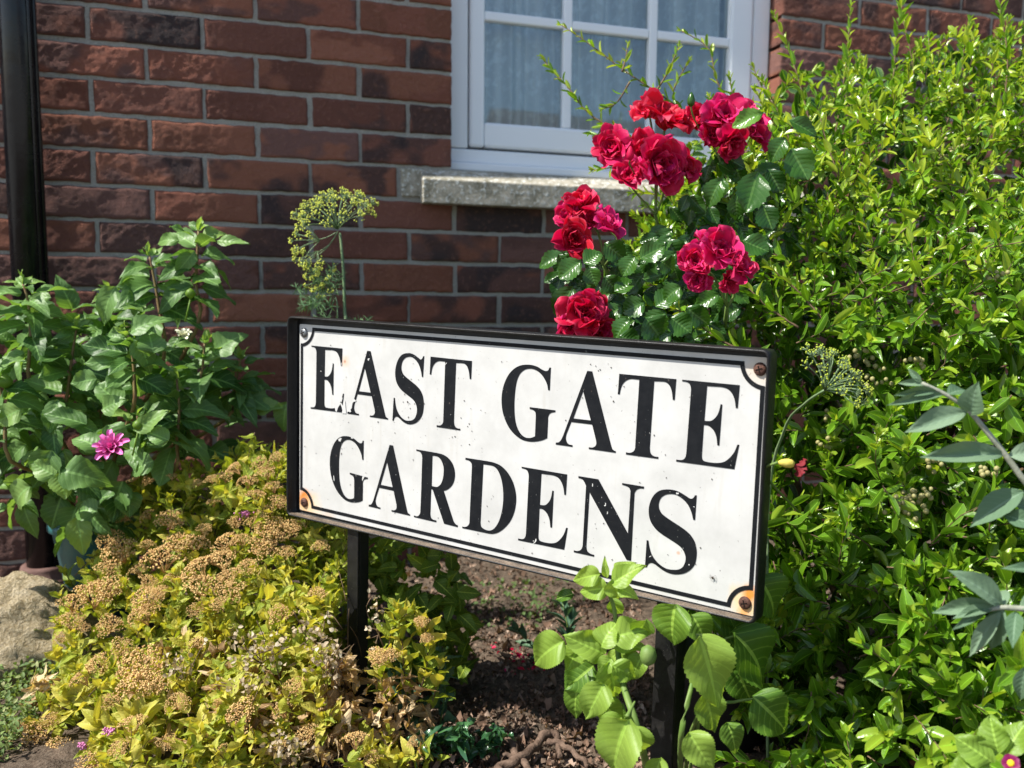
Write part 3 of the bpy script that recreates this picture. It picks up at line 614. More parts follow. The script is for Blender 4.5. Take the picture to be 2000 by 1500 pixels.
m_lime = leafmat('lime_leaf', (.05, .14, .012), (.23, .36, .05), (.31, .43, .08), .38, .45, .35, vein=.3)
m_bud = leafmat('grey_leaf', (.075, .14, .075), (.15, .23, .14), (.24, .32, .22), .15, .7, .2, rib=(.2, .3, .2), vein=.15)
m_dry = leafmat('dry_leaf', (.28, .17, .08), (.55, .40, .22), (.68, .56, .36), .3, .75, .15, vein=.2)
m_seed = leafmat('seed_disc', (.3, .23, .15), (.5, .41, .28), (.62, .56, .44), .3, .6, .3)
m_cov = leafmat('cover_leaf', (.08, .14, .04), (.22, .3, .09), (.38, .38, .18), .3, .6, .3)
m_weed = leafmat('weed_leaf', (.03, .08, .045), (.07, .15, .085), (.12, .2, .1), .2, .5, .35, vein=.2)
m_holly = leafmat('holly_leaf', (.02, .07, .025), (.05, .14, .05), (.07, .17, .06), .12, .18, .8, rib=(.14, .24, .12))
m_fern = leafmat('feather_leaf', (.05, .12, .05), (.1, .2, .08), (.15, .25, .1), .3, .6, .3)
m_stem = noisy('green_stem', (.09, .17, .03), (.16, .22, .06), 60, .55, .3, .2)
m_bark = noisy('twig_bark', (.09, .055, .03), (.19, .13, .08), 60, .8, .2, .5)
m_red = noisy('red_stem', (.16, .08, .04), (.2, .17, .06), 60, .6, .3, .2)
# ---------------------------------------------------------------- the large evergreen shrub on the right
SD = idw([(1150, 450, 1.72), (1250, 300, 1.62), (1450, 150, 1.66), (1700, 60, 1.75), (2000, 20, 1.85), (1500, 400, 1.42), (1700, 300, 1.45), (2000, 200, 1.5), (1400, 640, 1.4), (1560, 700, 1.3), (1800, 600, 1.2), (2000, 600, 1.15),
          (1540, 1000, 1.3), (1800, 1000, 1.14), (2000, 1000, 1.08), (1550, 1300, 1.22), (1800, 1300, 1.05), (2000, 1300, 1.0), (1900, 1480, 1.0), (1600, 1480, 1.15), (2300, 800, 1.1), (1300, 900, 1.6), (1300, 1200, 1.6)])
rg = np.random.default_rng(21)
shrub = empty('evergreen_shrub', atZ(1800, 1500, 0) + np.array([.25, .25, 0]), 'large dense evergreen shrub with small glossy yellow-green leaves filling the right side', 'shrub')
LV = Leaves(5); SB = MB()
poly = [(1250, 470), (1330, 330), (1420, 250), (1500, 210), (1540, 150), (1620, 130), (1700, 140), (1800, 110), (1900, 80), (2010, 70), (2200, 40), (2380, 200), (2380, 1600), (1500, 1650), (1440, 1400), (1330, 1250), (1300, 1000), (1330, 700), (1240, 620), (1200, 520)]
for layer, (off_, nn, c0) in enumerate(((0, 900, .2), (.07, 600, .02), (.16, 480, 0), (.3, 420, 0))):  # lower tone in deeper layers paints shade between the leaves
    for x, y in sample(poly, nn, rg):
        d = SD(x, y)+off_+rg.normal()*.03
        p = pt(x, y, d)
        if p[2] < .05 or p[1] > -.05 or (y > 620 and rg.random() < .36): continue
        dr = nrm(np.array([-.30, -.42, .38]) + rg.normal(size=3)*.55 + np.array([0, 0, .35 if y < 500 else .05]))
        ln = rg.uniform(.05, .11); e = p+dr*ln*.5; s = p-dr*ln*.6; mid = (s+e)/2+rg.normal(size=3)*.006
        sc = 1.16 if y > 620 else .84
        twig(LV, SB, smooth_path([s, mid, e], 5), rg, rg.integers(9, 14), .035*sc, .0135*sc, 55, .22, .0011, .45, c0+max(0, min(.32, (620-y)/1100)))  # tone rises with height, painting the sunlit top into the leaf colour
# deep interior fill so that no wall shows through; dark tone paints the inner shade
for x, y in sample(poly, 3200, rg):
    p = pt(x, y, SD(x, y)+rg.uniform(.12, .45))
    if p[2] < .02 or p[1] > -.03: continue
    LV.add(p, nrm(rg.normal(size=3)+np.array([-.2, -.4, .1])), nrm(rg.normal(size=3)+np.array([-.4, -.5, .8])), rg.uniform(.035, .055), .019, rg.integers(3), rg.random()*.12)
# tall shoots along the top and long arching shoots in front of the window
shoots = [([(1600, 330), (1572, 200), (1545, 110), (1512, 30)], 1.6, 24), ([(1625, 300), (1645, 180), (1655, 100), (1662, 12)], 1.62, 26), ([(1730, 260), (1745, 150), (1752, 60), (1770, -20)], 1.65, 26), ([(1790, 240), (1782, 120), (1760, 20), (1755, -40)], 1.7, 24),
          ([(1850, 240), (1872, 150), (1895, 40)], 1.6, 20), ([(1960, 220), (1968, 110), (1955, 30), (1948, -30)], 1.6, 24), ([(2010, 220), (2030, 120), (2020, 0)], 1.6, 18), ([(1690, 280), (1700, 190), (1688, 120)], 1.6, 16), ([(1830, 260), (1825, 170), (1838, 80)], 1.68, 18), ([(1900, 260), (1915, 180), (1925, 100)], 1.62, 16),
          ([(1560, 330), (1530, 240), (1490, 160)], 1.55, 18), ([(1510, 320), (1450, 230), (1400, 160), (1385, 95), (1330, 60)], 1.6, 24), ([(1560, 260), (1500, 190), (1470, 130)], 1.65, 14),
          ([(1440, 330), (1365, 240), (1290, 185), (1215, 135), (1150, 85), (1095, 48)], 1.55, 34), ([(1300, 290), (1220, 262), (1150, 222), (1110, 170), (1080, 140), (1058, 112)], 1.58, 30), ([(1215, 140), (1222, 115), (1226, 88)], 1.56, 7), ([(1280, 180), (1305, 140), (1325, 92)], 1.55, 10),
          ([(1230, 160), (1205, 200), (1180, 212)], 1.56, 8), ([(1330, 225), (1315, 180), (1345, 120)], 1.57, 10), ([(1180, 240), (1168, 262), (1152, 262)], 1.58, 6), ([(1240, 262), (1205, 320), (1160, 332)], 1.56, 9), ([(1400, 300), (1395, 230), (1385, 190)], 1.55, 12), ([(1500, 260), (1440, 210), (1425, 150)], 1.6, 14),
          ([(1350, 400), (1280, 380), (1235, 378)], 1.6, 14), ([(1400, 420), (1300, 440), (1240, 420)], 1.62, 16), ([(1400, 470), (1310, 480), (1250, 470)], 1.62, 16), ([(1290, 560), (1230, 580), (1180, 575)], 1.5, 12), ([(1480, 700), (1400, 660), (1350, 620), (1310, 600)], 1.25, 16), ([(1560, 640), (1500, 600), (1460, 560)], 1.25, 14), ([(1620, 640), (1560, 570), (1500, 520)], 1.27, 16)]
for P, d, n in shoots:
    Q = smooth_path([pt(x, y, d + .012*i) for i, (x, y) in enumerate(P)], 12)
    small = P[-1][0] < 1480 and P[-1][1] < 380
    twig(LV, SB, Q, rg, int(n*(1.25 if small else 1.3)), .030 if not small else .024, .0095 if not small else .0075, 50, .35, .002, .45, .3, .05)
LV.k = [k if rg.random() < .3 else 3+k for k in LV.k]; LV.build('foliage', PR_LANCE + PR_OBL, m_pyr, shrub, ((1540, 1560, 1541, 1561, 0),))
# main limbs from the root
for i in range(26):
    x, y = rg.uniform(1450, 2100), rg.uniform(200, 1300); e = pt(x, y, SD(x, y)+.12); b = np.array([1.75 if False else shrub.location[0]+rg.normal()*.12, shrub.location[1]+rg.normal()*.1, -.02])
    m_ = (b+e)/2+np.array([rg.normal()*.08, .08, -.05]); SB.tube(smooth_path([b, m_, e], 10), np.linspace(.011, .003, 10), 6)
SB.build('branches', m_bark, shrub, True)
m_berry = mat('berry', (.27, .25, .10), .5, .3); m_bend = mat('berry_eye', (.06, .03, .015), .8, .1)
IV, IF = [], []
def ball(mb, c, r, k=7, A=None):
    pr = [(r*math.sin(t), -r*math.cos(t)) for t in np.linspace(.15, math.pi-.15, 5)]; mb.lathe(pr, c, k)
for (x, y, s, nb) in ((1765, 985, 34, 26), (1795, 972, 26, 14), (1690, 700, 26, 14), (1705, 740, 26, 12), (1785, 705, 22, 9), (1630, 820, 22, 12), (1930, 920, 18, 9), (1945, 540, 30, 12), (1860, 305, 44, 22), (1612, 870, 22, 9), (1830, 900, 20, 10), (1445, 960+100, 1, 0)):
    if not nb: continue
    b_ = MB(); d = SD(x, y)-.035
    for i in range(nb):
        c = pt(x+rg.normal()*s*.5, y+rg.normal()*s*.42, d+rg.normal()*.006); ball(b_, c, .0034*rg.uniform(.85, 1.15))
    b_.tube([pt(x, y, d), pt(x+6, y+10, d+.05)], .0012, 5)
    b_.build('berry_cluster', m_berry, shrub, True)
# ---------------------------------------------------------------- rose
m_ros = mat('rose_petal', (.55, .01, .06), .55, .3)
a_ = N(m_ros, 'ShaderNodeAttribute', attribute_name='lf'); sp3 = N(m_ros, 'ShaderNodeSeparateColor'); L(m_ros, a_.outputs['Color'], sp3.inputs[0])
pcx = ramp(m_ros, sp3.outputs[0], [(0, (.60, .003, .02)), (.5, (.66, .006, .09)), (1, (.74, .02, .22))]); pcx = mixc(m_ros, mth(m_ros, 'MULTIPLY', noise(m_ros, 90, 3), .5), pcx, (.42, .003, .03)); pcx = mixc(m_ros, mth(m_ros, 'MULTIPLY', mth(m_ros, 'GREATER_THAN', sp3.outputs[1], .93), .2), pcx, (.8, .16, .3))
L(m_ros, pcx, bsdf(m_ros).inputs['Base Color']); tq = N(m_ros, 'ShaderNodeBsdfTranslucent'); L(m_ros, mixc(m_ros, 1., pcx, (1.2, .7, .9), 'MULTIPLY'), tq.inputs[0]); mq = N(m_ros, 'ShaderNodeMixShader'); mq.inputs[0].default_value = .36
L(m_ros, bsdf(m_ros).outputs[0], mq.inputs[1]); L(m_ros, tq.outputs[0], mq.inputs[2]); L(m_ros, mq.outputs[0], m_ros.node_tree.nodes['Material Output'].inputs[0]); bump(m_ros, noise(m_ros, 200, 3), .25, .001)
def petal(c, ax, ph, tilt, ln, wd, cup, r, ruff=.12, curl=.5, nu=9, nv=9, rnd=.5):
    """one petal as a cupped, ruffled sheet rooted at c"""
    a = nrm(np.cross(ax, (.21, .97, .1))); b = np.cross(ax, a); rad = math.cos(ph)*a+math.sin(ph)*b; side = np.cross(ax, rad)
    u, v = np.meshgrid(np.linspace(0, 1, nu), np.linspace(-1, 1, nv), indexing='ij')
    wdt = wd*.5*(np.clip(u*2.2, 0, 1)**.7)*(1-.35*np.clip((u-.75)/.25, 0, 1)**2)
    th = tilt*(.35+.65*u)+curl*np.clip(u-.6, 0, 1)**1.5*2
    R_ = np.cumsum(np.sin(th), 0)*ln/nu; H = np.cumsum(np.cos(th), 0)*ln/nu
    f1, f2 = r.uniform(0, 6, 2); rf = ruff*ln*u**2*(np.sin(v*5+f1)+.6*np.sin(v*9+f2))
    x = v*wdt; bend = cup*v*v*wdt
    P = c + side*x[..., None] + rad*(R_-bend*np.cos(tilt)+rf*np.cos(th)*.6)[..., None] + ax*(H+bend*math.sin(tilt)*.6 - rf*np.sin(th)*.6)[..., None]
    A = np.stack([np.full_like(u, rnd), np.maximum(u, np.abs(v)*.97*(u > .3)), u, np.ones_like(u)], -1)
    return P.reshape(-1, 3), quads(nv, nu), A.reshape(-1, 4)
def bloom(name, c, ax, R, r, m, parent, whorls=((4, .12, .55), (5, .4, .75), (6, .75, .9), (7, 1.15, 1.0), (7, 1.5, 1.05)), tone=.5, wide=1.05, ruff=.09, nv=9):
    b_ = MB(); ax = nrm(ax)
    for n, tl, s in whorls:
        p0 = r.random()*6
        for i in range(n):
            V, Fc, A = petal(c - ax*R*.35, ax, p0+i*2*math.pi/n+r.normal()*.25, tl+r.normal()*.22, R*1.15*s*r.uniform(.8, 1.2), R*wide*s*r.uniform(.85, 1.1), .8, r, ruff, r.uniform(-.2, .7), nv=nv, rnd=min(1, max(0, tone+r.normal()*.18+(.25 if tl > 1 else 0)*tone)))
            b_.add(V, Fc, A)
    return b_.build(name, m, parent, True)
rose = empty('rose_bush', atZ(1330, 1180, 0)+np.array([.15, .3, 0]), 'climbing rose bush with clusters of crimson blooms and glossy dark leaves above the sign', 'rose bush')
rr = np.random.default_rng(8)
RB = [(1197, 290, 44, 1.42, .55, (-.5, -.7, .2)), (1232, 345, 38, 1.40, .5, (-.4, -.8, 0)), (1285, 325, 62, 1.38, .5, (0, -1, -.1)), (1262, 300, 46, 1.42, .3, (-.3, -.8, .5)), (1300, 240, 62, 1.42, .2, (0, -.7, .8)), (1330, 330, 40, 1.4, .25, (.5, -.8, .1)), (1268, 222, 36, 1.46, .15, (-.5, -.5, .8)), (1275, 200, 26, 1.46, .15, (-.2, -.3, 1)),
      (1360, 238, 36, 1.42, .25, (-.3, -.7, .5)), (1412, 228, 52, 1.38, .85, (-.2, -.8, .5)), (1390, 265, 38, 1.38, .6, (-.3, -.9, 0)), (1425, 280, 42, 1.37, .45, (0, -.9, -.4)), (1470, 258, 46, 1.4, .6, (.5, -.8, .2)), (1455, 215, 26, 1.41, .8, (.3, -.7, .6)),
      (1132, 405, 42, 1.3, .15, (-.2, -.7, .8)), (1112, 425, 34, 1.3, .8, (-.7, -.6, .2)), (1118, 468, 46, 1.27, .1, (-.2, -1, .1)), (1182, 444, 40, 1.27, .85, (.3, -.8, .4)), (1150, 432, 32, 1.3, .7, (0, -.8, .5)),
      (1140, 612, 56, 1.24, .35, (-.1, -1, .3)), (1118, 640, 36, 1.24, .6, (-.5, -.9, .1)), (1168, 645, 36, 1.24, .2, (.4, -.9, .1)), (1165, 600, 30, 1.25, .1, (.5, -.8, .5)),
      (1358, 512, 42, 1.2, .7, (-.6, -.7, .2)), (1362, 545, 30, 1.2, .6, (-.3, -.9, -.3)), (1405, 488, 52, 1.19, .75, (0, -.8, .5)), (1440, 520, 42, 1.18, .7, (.4, -.8, .3)), (1422, 545, 30, 1.19, .35, (.2, -.9, -.4)), (1385, 480, 34, 1.22, .8, (-.2, -.6, .8))]
for x, y, R, d, tone, ax in RB:
    R *= .9
    bloom('bloom', pt(x, y, d), np.array(ax, float)+rr.normal(size=3)*.12, R/F*d*1.0, rr, m_ros, rose, tone=tone, ruff=.2, whorls=((5, .2, .6), (6, .55, .8), (6, .95, .95), (7, 1.3, 1.08)))
LV = Leaves(9); SB = MB()
def leafpx(LV, bx, by, tx, ty, wpx, d, k=0, c=None, n=None, dd=0., r=rr, fl=0):
    p = pt(bx, by, d); q = pt(tx, ty, d+dd); v = q-p; l = np.linalg.norm(v)
    nn = nrm(TOCAM(p)*1.0+np.array([-.15, 0, .45]) + r.normal(size=3)*.15) if n is None else np.array(n, float)
    LV.add(p, v/l, nn, l, wpx/F*d, k, c)
RLV = [(1480, 335, 1458, 418, 62, 1.3, .55), (1545, 290, 1580, 352, 60, 1.33, .5), (1535, 270, 1500, 312, 40, 1.34, .5), (1490, 222, 1425, 240, 36, 1.3, .98), (1410, 350, 1375, 402, 42, 1.34, .55), (1450, 470, 1502, 492, 45, 1.3, .45), (1300, 470, 1345, 520, 46, 1.33, .3), (1540, 235, 1600, 262, 34, 1.36, .5), (1490, 400, 1510, 450, 46, 1.36, .05), (1500, 330, 1530, 380, 40, 1.36, .1),
       (1135, 510, 1090, 545, 46, 1.2, .6), (1140, 515, 1175, 490, 40, 1.22, .55), (1150, 520, 1165, 560, 36, 1.21, .6), (1120, 560, 1085, 620, 50, 1.27, .3), (1180, 475, 1225, 510, 44, 1.26, .6), (1240, 500, 1215, 540, 40, 1.25, .6), (1250, 505, 1300, 480, 44, 1.25, .65), (1290, 510, 1320, 530, 40, 1.27, .6), (1200, 570, 1240, 545, 38, 1.26, .55), (1215, 600, 1180, 620, 36, 1.25, .5), (1260, 590, 1215, 612, 44, 1.24, .5), (1280, 600, 1320, 570, 44, 1.25, .5),
       (1300, 610, 1260, 650, 52, 1.2, .45), (1260, 620, 1300, 668, 60, 1.16, .5), (1230, 625, 1190, 660, 40, 1.18, .5), (1310, 620, 1350, 650, 50, 1.2, .5), (1340, 600, 1390, 640, 44, 1.22, .45), (1210, 655, 1250, 672, 44, 1.17, .4), (1330, 560, 1290, 585, 40, 1.24, .6), (1180, 540, 1210, 575, 40, 1.26, .35), (1130, 570, 1150, 600, 36, 1.3, .2), (1310, 650, 1275, 672, 36, 1.17, .5)]
for bx, by, tx, ty, w_, d, c in RLV: leafpx(LV, bx, by, tx, ty, w_*1.05, d, rr.integers(3), c)
rp = [(1090, 480), (1160, 490), (1200, 470), (1260, 460), (1330, 380), (1400, 300), (1500, 300), (1560, 360), (1540, 470), (1480, 480), (1470, 620), (1400, 680), (1200, 680), (1180, 600), (1095, 600)]
for x, y in sample(rp, 260, rr):
    d = 1.3+rr.uniform(0, .14)+(.08 if y < 450 else 0); a = rr.uniform(0, 6.28); l = rr.uniform(38, 62)
    leafpx(LV, x, y, x+math.cos(a)*l, y+abs(math.sin(a))*l*.8+5, l*.62, d, rr.integers(3), rr.random()*.7)
for x, y, x0, y0 in ((1350, 195, 1370, 260), (1231, 300, 1240, 340)):
    b_ = MB(); c = pt(x, y, 1.34); b_.lathe([(.002, -.010), (.0055, -.006), (.006, 0), (.0035, .007), (.001, .011)], c, 12); b_.build('rose_bud', m_ros if x % 3 else m_rl, rose, True); SB.tube(smooth_path([c-np.array([0, 0, .01]), pt((x+x0)/2-6, (y+y0)/2, 1.35), pt(x0, y0, 1.38)], 6), .0012, 5)
LV.build('leaves', PR_ROSE, m_rl, rose)
rb0 = np.array(rose.location)
for cx_, cy_, d, ends in ((1280, 420, 1.42, [0, 2, 4, 6]), (1430, 380, 1.42, [9, 11, 12, 8]), (1180, 520, 1.3, [14, 16, 17]), (1230, 660, 1.28, [19, 21]), (1420, 600, 1.25, [23, 25, 26])):
    j = pt(cx_, cy_, d); SB.tube(smooth_path([rb0, (rb0+j)/2+np.array([.05, .05, .1]), j], 12), np.linspace(.006, .003, 12), 6)
    for e in ends:
        x, y, R, dd, _, _a = RB[e]; c = pt(x, y, dd+.02); SB.tube(smooth_path([j, (j+c)/2+rr.normal(size=3)*.01, c], 7), .0018, 5)
SB.build('stems', m_stem, rose, True)
# ---------------------------------------------------------------- dahlia and its pot
pc_ = atZ(170, 1165, .0); PCN = pt(196, 1090, 1.8); PCN[2] = 0
m_pot = noisy('turquoise_glaze', (.015, .075, .085), (.03, .12, .125), 20, .35, .5, .1)
pb = MB(); zt_ = pt(172, 1000, 1.83)[2]
pb.lathe([(.05, .004), (.055, .0), (.066, zt_*.5), (.082, zt_-.02), (.09, zt_-.015), (.09, zt_), (.083, zt_), (.078, zt_-.03), (.01, zt_-.035)], PCN, 40)
tag(pb.build('flower_pot', m_pot, None, True), 'glazed turquoise flower pot half hidden under the dahlia leaves beside the downpipe', 'flower pot')
dah = empty('dahlia_plant', PCN+np.array([0, 0, zt_-.03]), 'leafy dahlia with one bright pink flower growing from the turquoise pot', 'plant')
rd = np.random.default_rng(4)
LV = Leaves(4); SB = MB()
DR = np.array(dah.location)
DS = idw([(0, 600, 1.62), (200, 650, 1.62), (400, 700, 1.66), (0, 900, 1.52), (200, 850, 1.5), (400, 850, 1.6), (100, 1000, 1.55), (300, 950, 1.6), (480, 760, 1.68)])
stems = [([(385, 640), (383, 560), (385, 500), (388, 450)], 1.62, 9), ([(320, 700), (310, 600), (300, 540), (292, 500)], 1.62, 8), ([(60, 760), (60, 660), (55, 590), (45, 555)], 1.55, 9), ([(260, 800), (262, 740), (258, 690), (250, 655)], 1.52, 8),
         ([(360, 850), (380, 780), (395, 720), (400, 670)], 1.6, 8), ([(440, 820), (455, 780), (462, 740), (470, 700)], 1.66, 7), ([(110, 880), (130, 780), (140, 700), (150, 640)], 1.58, 8), ([(20, 900), (10, 820), (0, 760), (-20, 700)], 1.5, 8), ([(270, 930), (268, 880), (270, 840), (268, 810)], 1.52, 7), ([(340, 920), (345, 860), (350, 800), (345, 740)], 1.56, 8), ([(200, 760), (205, 680), (200, 620), (215, 570)], 1.68, 8)]
for P, d, n in stems:
    Q = smooth_path([DR+rd.normal(size=3)*.02, (DR+pt(*P[0], d))/2+np.array([0, 0, .03])]+[pt(x, y, d) for x, y in P], 16); SB.tube(Q, np.linspace(.0045, .0018, 16), 6, rd.random())
    T = nrm(Q[-1]-Q[-3]); ph = rd.random()*6
    for k in range(n):
        t = 1-k*.052; i = int(t*15); p = Q[i]; s = min(1, .38+k*.2); ph += 1.57
        for sg in (0, math.pi):
            a = ph+sg; rad = np.array([math.cos(a), math.sin(a)*.8, 0]); dr = nrm(rad+np.array([0, -.15, .55-.12*k]))
            l = .074*s*rd.uniform(.8, 1.2); LV.add(p+rad*.008, dr, nrm(np.array([-.1, -.5, 1.])+rd.normal(size=3)*.25), l, l*.52, rd.integers(4), min(1, rd.random()*.8+.2*(k < 2)))
    for k in range(3): LV.add(Q[-1], nrm(T+rd.normal(size=3)*.4), nrm(rd.normal(size=3)+np.array([0, -.5, 0])), .028, .011, 0, .95)
EX = [(350, 470, 288, 460, 30, 1.6, .8), (425, 470, 487, 474, 26, 1.6, .8), (380, 490, 340, 540, 34, 1.6, .75), (470, 765, 530, 800, 60, 1.66, .7), (560, 785, 545, 850, 44, 1.66, .8), (500, 800, 555, 785, 40, 1.66, .9), (480, 790, 530, 765, 50, 1.68, .3), (255, 650, 315, 600, 44, 1.5, .7), (225, 560, 178, 640, 48, 1.5, .75), (270, 665, 300, 720, 50, 1.5, .7), (300, 690, 290, 640, 54, 1.5, .65), (190, 740, 130, 750, 44, 1.48, .7), (235, 790, 180, 740, 52, 1.48, .7), (200, 800, 240, 775, 44, 1.46, .8), (430, 700, 400, 660, 52, 1.6, .8), (420, 690, 465, 640, 55, 1.6, .75), (330, 860, 280, 840, 40, 1.46, .75), (265, 840, 330, 800, 36, 1.46, .85), (195, 880, 140, 830, 48, 1.45, .6),
      (120, 920, 200, 930, 70, 1.45, .55), (100, 880, 60, 960, 66, 1.45, .5), (190, 1000, 130, 985, 50, 1.5, .4), (60, 950, -10, 990, 60, 1.5, .9), (110, 930, 50, 900, 44, 1.45, .85), (115, 925, 130, 975, 44, 1.45, .9), (190, 960, 160, 1060, 66, 1.56, .5), (150, 990, 120, 1060, 60, 1.6, .5), (210, 980, 205, 1060, 60, 1.6, .4), (120, 970, 95, 1040, 56, 1.62, .4), (240, 985, 250, 1060, 56, 1.62, .3), (150, 1010, 165, 1085, 46, 1.55, .95), (240, 940, 200, 1030, 70, 1.55, .45), (250, 960, 255, 1010, 50, 1.56, .6), (300, 900, 235, 920, 50, 1.47, .55), (40, 800, -20, 830, 50, 1.45, .9), (210, 830, 250, 870, 44, 1.44, .6)]
for bx, by, tx, ty, w_, d, c in EX: leafpx(LV, bx, by, tx, ty, w_, d, rd.integers(4), c, None, -.01, rd)
dpoly = [(-120, 600), (0, 560), (60, 570), (170, 600), (260, 610), (300, 600), (400, 660), (470, 720), (470, 800), (450, 870), (400, 900), (330, 925), (270, 960), (240, 1020), (170, 1040), (100, 1000), (30, 990), (-120, 990)]
for x, y in sample(dpoly, 300, rd):
    d = DS(x, y)+rd.uniform(-.03, .2); a = rd.uniform(0, 6.28); l = rd.uniform(45, 85)
    dr = nrm(RT*math.cos(a)+UP*(math.sin(a)*.7-.25)-FW*rd.uniform(-.1, .6)); LV.add(pt(x, y, d), dr, nrm(np.array([-.15, -.55, .9])+rd.normal(size=3)*.35), l/F*d, l*.55/F*d, rd.integers(4), rd.random()*.85)
LV.build('leaves', PR_OVATE, m_dah, dah); SB.build('stems', m_red, dah, True)
m_pk = mat('pink_petal', (.6, .04, .3), .5, .3); a_ = N(m_pk, 'ShaderNodeAttribute', attribute_name='lf'); s_ = N(m_pk, 'ShaderNodeSeparateColor'); L(m_pk, a_.outputs['Color'], s_.inputs[0])
L(m_pk, ramp(m_pk, s_.outputs[2], [(0, (.8, .42, .05)), (.32, (.68, .05, .25)), (1, (.78, .2, .5))]), bsdf(m_pk).inputs['Base Color'])
def spiky(name, c, ax, R, r, m, parent, n=26, w=.28):
    b_ = MB(); ax = nrm(ax)
    for i in range(n):
        V, Fc, A = petal(c, ax, i*2.4, .3+1.25*(i/n)+r.normal()*.05, R*(.65+.5*i/n), R*w, 1.2, r, .02, .3, 7, 5, r.random()); b_.add(V, Fc, A)
    return b_.build(name, m, parent, True)
spiky('flower', pt(222, 880, 1.43), (-.15, -.75, .6), .033, rd, m_pk, dah)
m_wp = mat('cream_petal', (.7, .7, .5), .5, .3); spiky('flower', pt(358, 662, 1.58), (.1, -.5, .9), .02, rd, m_wp, dah, 16, .35)
for x, y, d, s in ((10, 745, 1.5, .012), (372, 573, 1.58, .009), (270, 830, 1.46, .009)):
    fb = MB(); c = pt(x, y, d); fb.lathe([(s*.2, -s), (s*.8, -s*.5), (s, 0), (s*.7, s*.6), (s*.1, s)], c, 10)
    fb.tube([c-np.array([0, 0, s]), c-np.array([.01, 0, .05])], .0015, 5); fb.build('flower_bud', m_lime, dah, True)
# ---------------------------------------------------------------- golden spirea mound
spi = empty('spirea_bush', atZ(330, 1380, 0), 'low golden-leaved spirea mound covered in faded tan flower heads at lower left', 'shrub')
rs = np.random.default_rng(31); LV = Leaves(6); SB = MB()
SS = idw([(400, 900, 1.6), (540, 900, 1.52), (480, 960, 1.5), (250, 960, 1.7), (200, 1080, 1.62), (400, 1030, 1.55), (600, 1060, 1.52), (200, 1200, 1.5), (400, 1200, 1.38), (620, 1200, 1.36), (60, 1450, 1.42), (250, 1350, 1.32), (250, 1480, 1.22), (450, 1450, 1.2), (650, 1450, 1.24), (620, 1330, 1.3), (760, 1450, 1.28)])
spoly = [(10, 1560), (20, 1450), (60, 1400), (110, 1330), (130, 1250), (110, 1190), (140, 1130), (200, 1060), (240, 1000), (270, 950), (340, 930), (420, 905), (470, 885), (560, 880), (640, 1000), (700, 1050), (700, 1200), (690, 1350), (690, 1450), (800, 1460), (840, 1560)]
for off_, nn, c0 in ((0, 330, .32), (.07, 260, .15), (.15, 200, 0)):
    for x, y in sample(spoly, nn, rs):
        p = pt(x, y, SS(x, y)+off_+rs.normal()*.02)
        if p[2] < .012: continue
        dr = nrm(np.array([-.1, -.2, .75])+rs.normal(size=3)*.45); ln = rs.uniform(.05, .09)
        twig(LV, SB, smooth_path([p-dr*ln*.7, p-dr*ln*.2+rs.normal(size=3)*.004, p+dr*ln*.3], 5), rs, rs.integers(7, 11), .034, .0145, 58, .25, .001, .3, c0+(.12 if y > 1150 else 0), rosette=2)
bare = [(350, 1270, 60), (420, 1240, 50), (620, 1150, 50)]
for (cx_, cy_, s) in ((270, 1410, 60), (140, 1370, 50), (200, 1420, 60), (470, 1370, 60)):     # large pale leaves in front
    for k in range(7):
        a = k*.9+rs.random(); leafpx(LV, cx_, cy_, cx_+math.cos(a)*s, cy_-abs(math.sin(a))*s, s*.42, SS(cx_, cy_)-.02, rs.integers(4), .9+.1*rs.random(), None, -.01, rs)
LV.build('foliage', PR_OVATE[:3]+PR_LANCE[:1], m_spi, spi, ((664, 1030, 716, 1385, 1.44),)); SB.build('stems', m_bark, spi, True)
m_head = mat('faded_flower', (.36, .22, .09), .9, .1)
a_ = N(m_head, 'ShaderNodeAttribute', attribute_name='lf'); s_ = N(m_head, 'ShaderNodeSeparateColor'); L(m_head, a_.outputs['Color'], s_.inputs[0])
L(m_head, ramp(m_head, s_.outputs[0], [(0, (.42, .24, .10)), (.5, (.58, .38, .15)), (1, (.68, .50, .22))]), bsdf(m_head).inputs['Base Color'])
def headmesh(seed):
    r = np.random.default_rng(seed); b_ = MB(); n = 240
    ang = r.uniform(0, 6.28, n); rad = np.sqrt(r.random(n)); 
    lob = 1+.18*np.sin(ang*3+seed)+.1*np.sin(ang*5)
    for i in range(n):
        q = rad[i]*lob[i]; c = np.array([q*math.cos(ang[i]), q*math.sin(ang[i]), .42*(1-q*q*.8)+r.normal()*.05]); s = r.uniform(.042, .068)
        V = c+s*np.array([[1, 0, 0], [0, 1, 0], [-1, 0, 0], [0, -1, 0], [0, 0, 1.1], [0, 0, -1.]])@np.linalg.qr(r.normal(size=(3, 3)))[0]
        b_.add(V, [(0, 1, 4), (1, 2, 4), (2, 3, 4), (3, 0, 4), (1, 0, 5), (2, 1, 5), (3, 2, 5), (0, 3, 5)], np.tile([r.random(), .5, .5, 1], (6, 1)))
    for i in range(14): b_.tube([(0, 0, -.9), (.3*math.cos(i), .3*math.sin(i), -.3), (.75*math.cos(i), .75*math.sin(i), .1)], .02, 3, .1)
    return b_
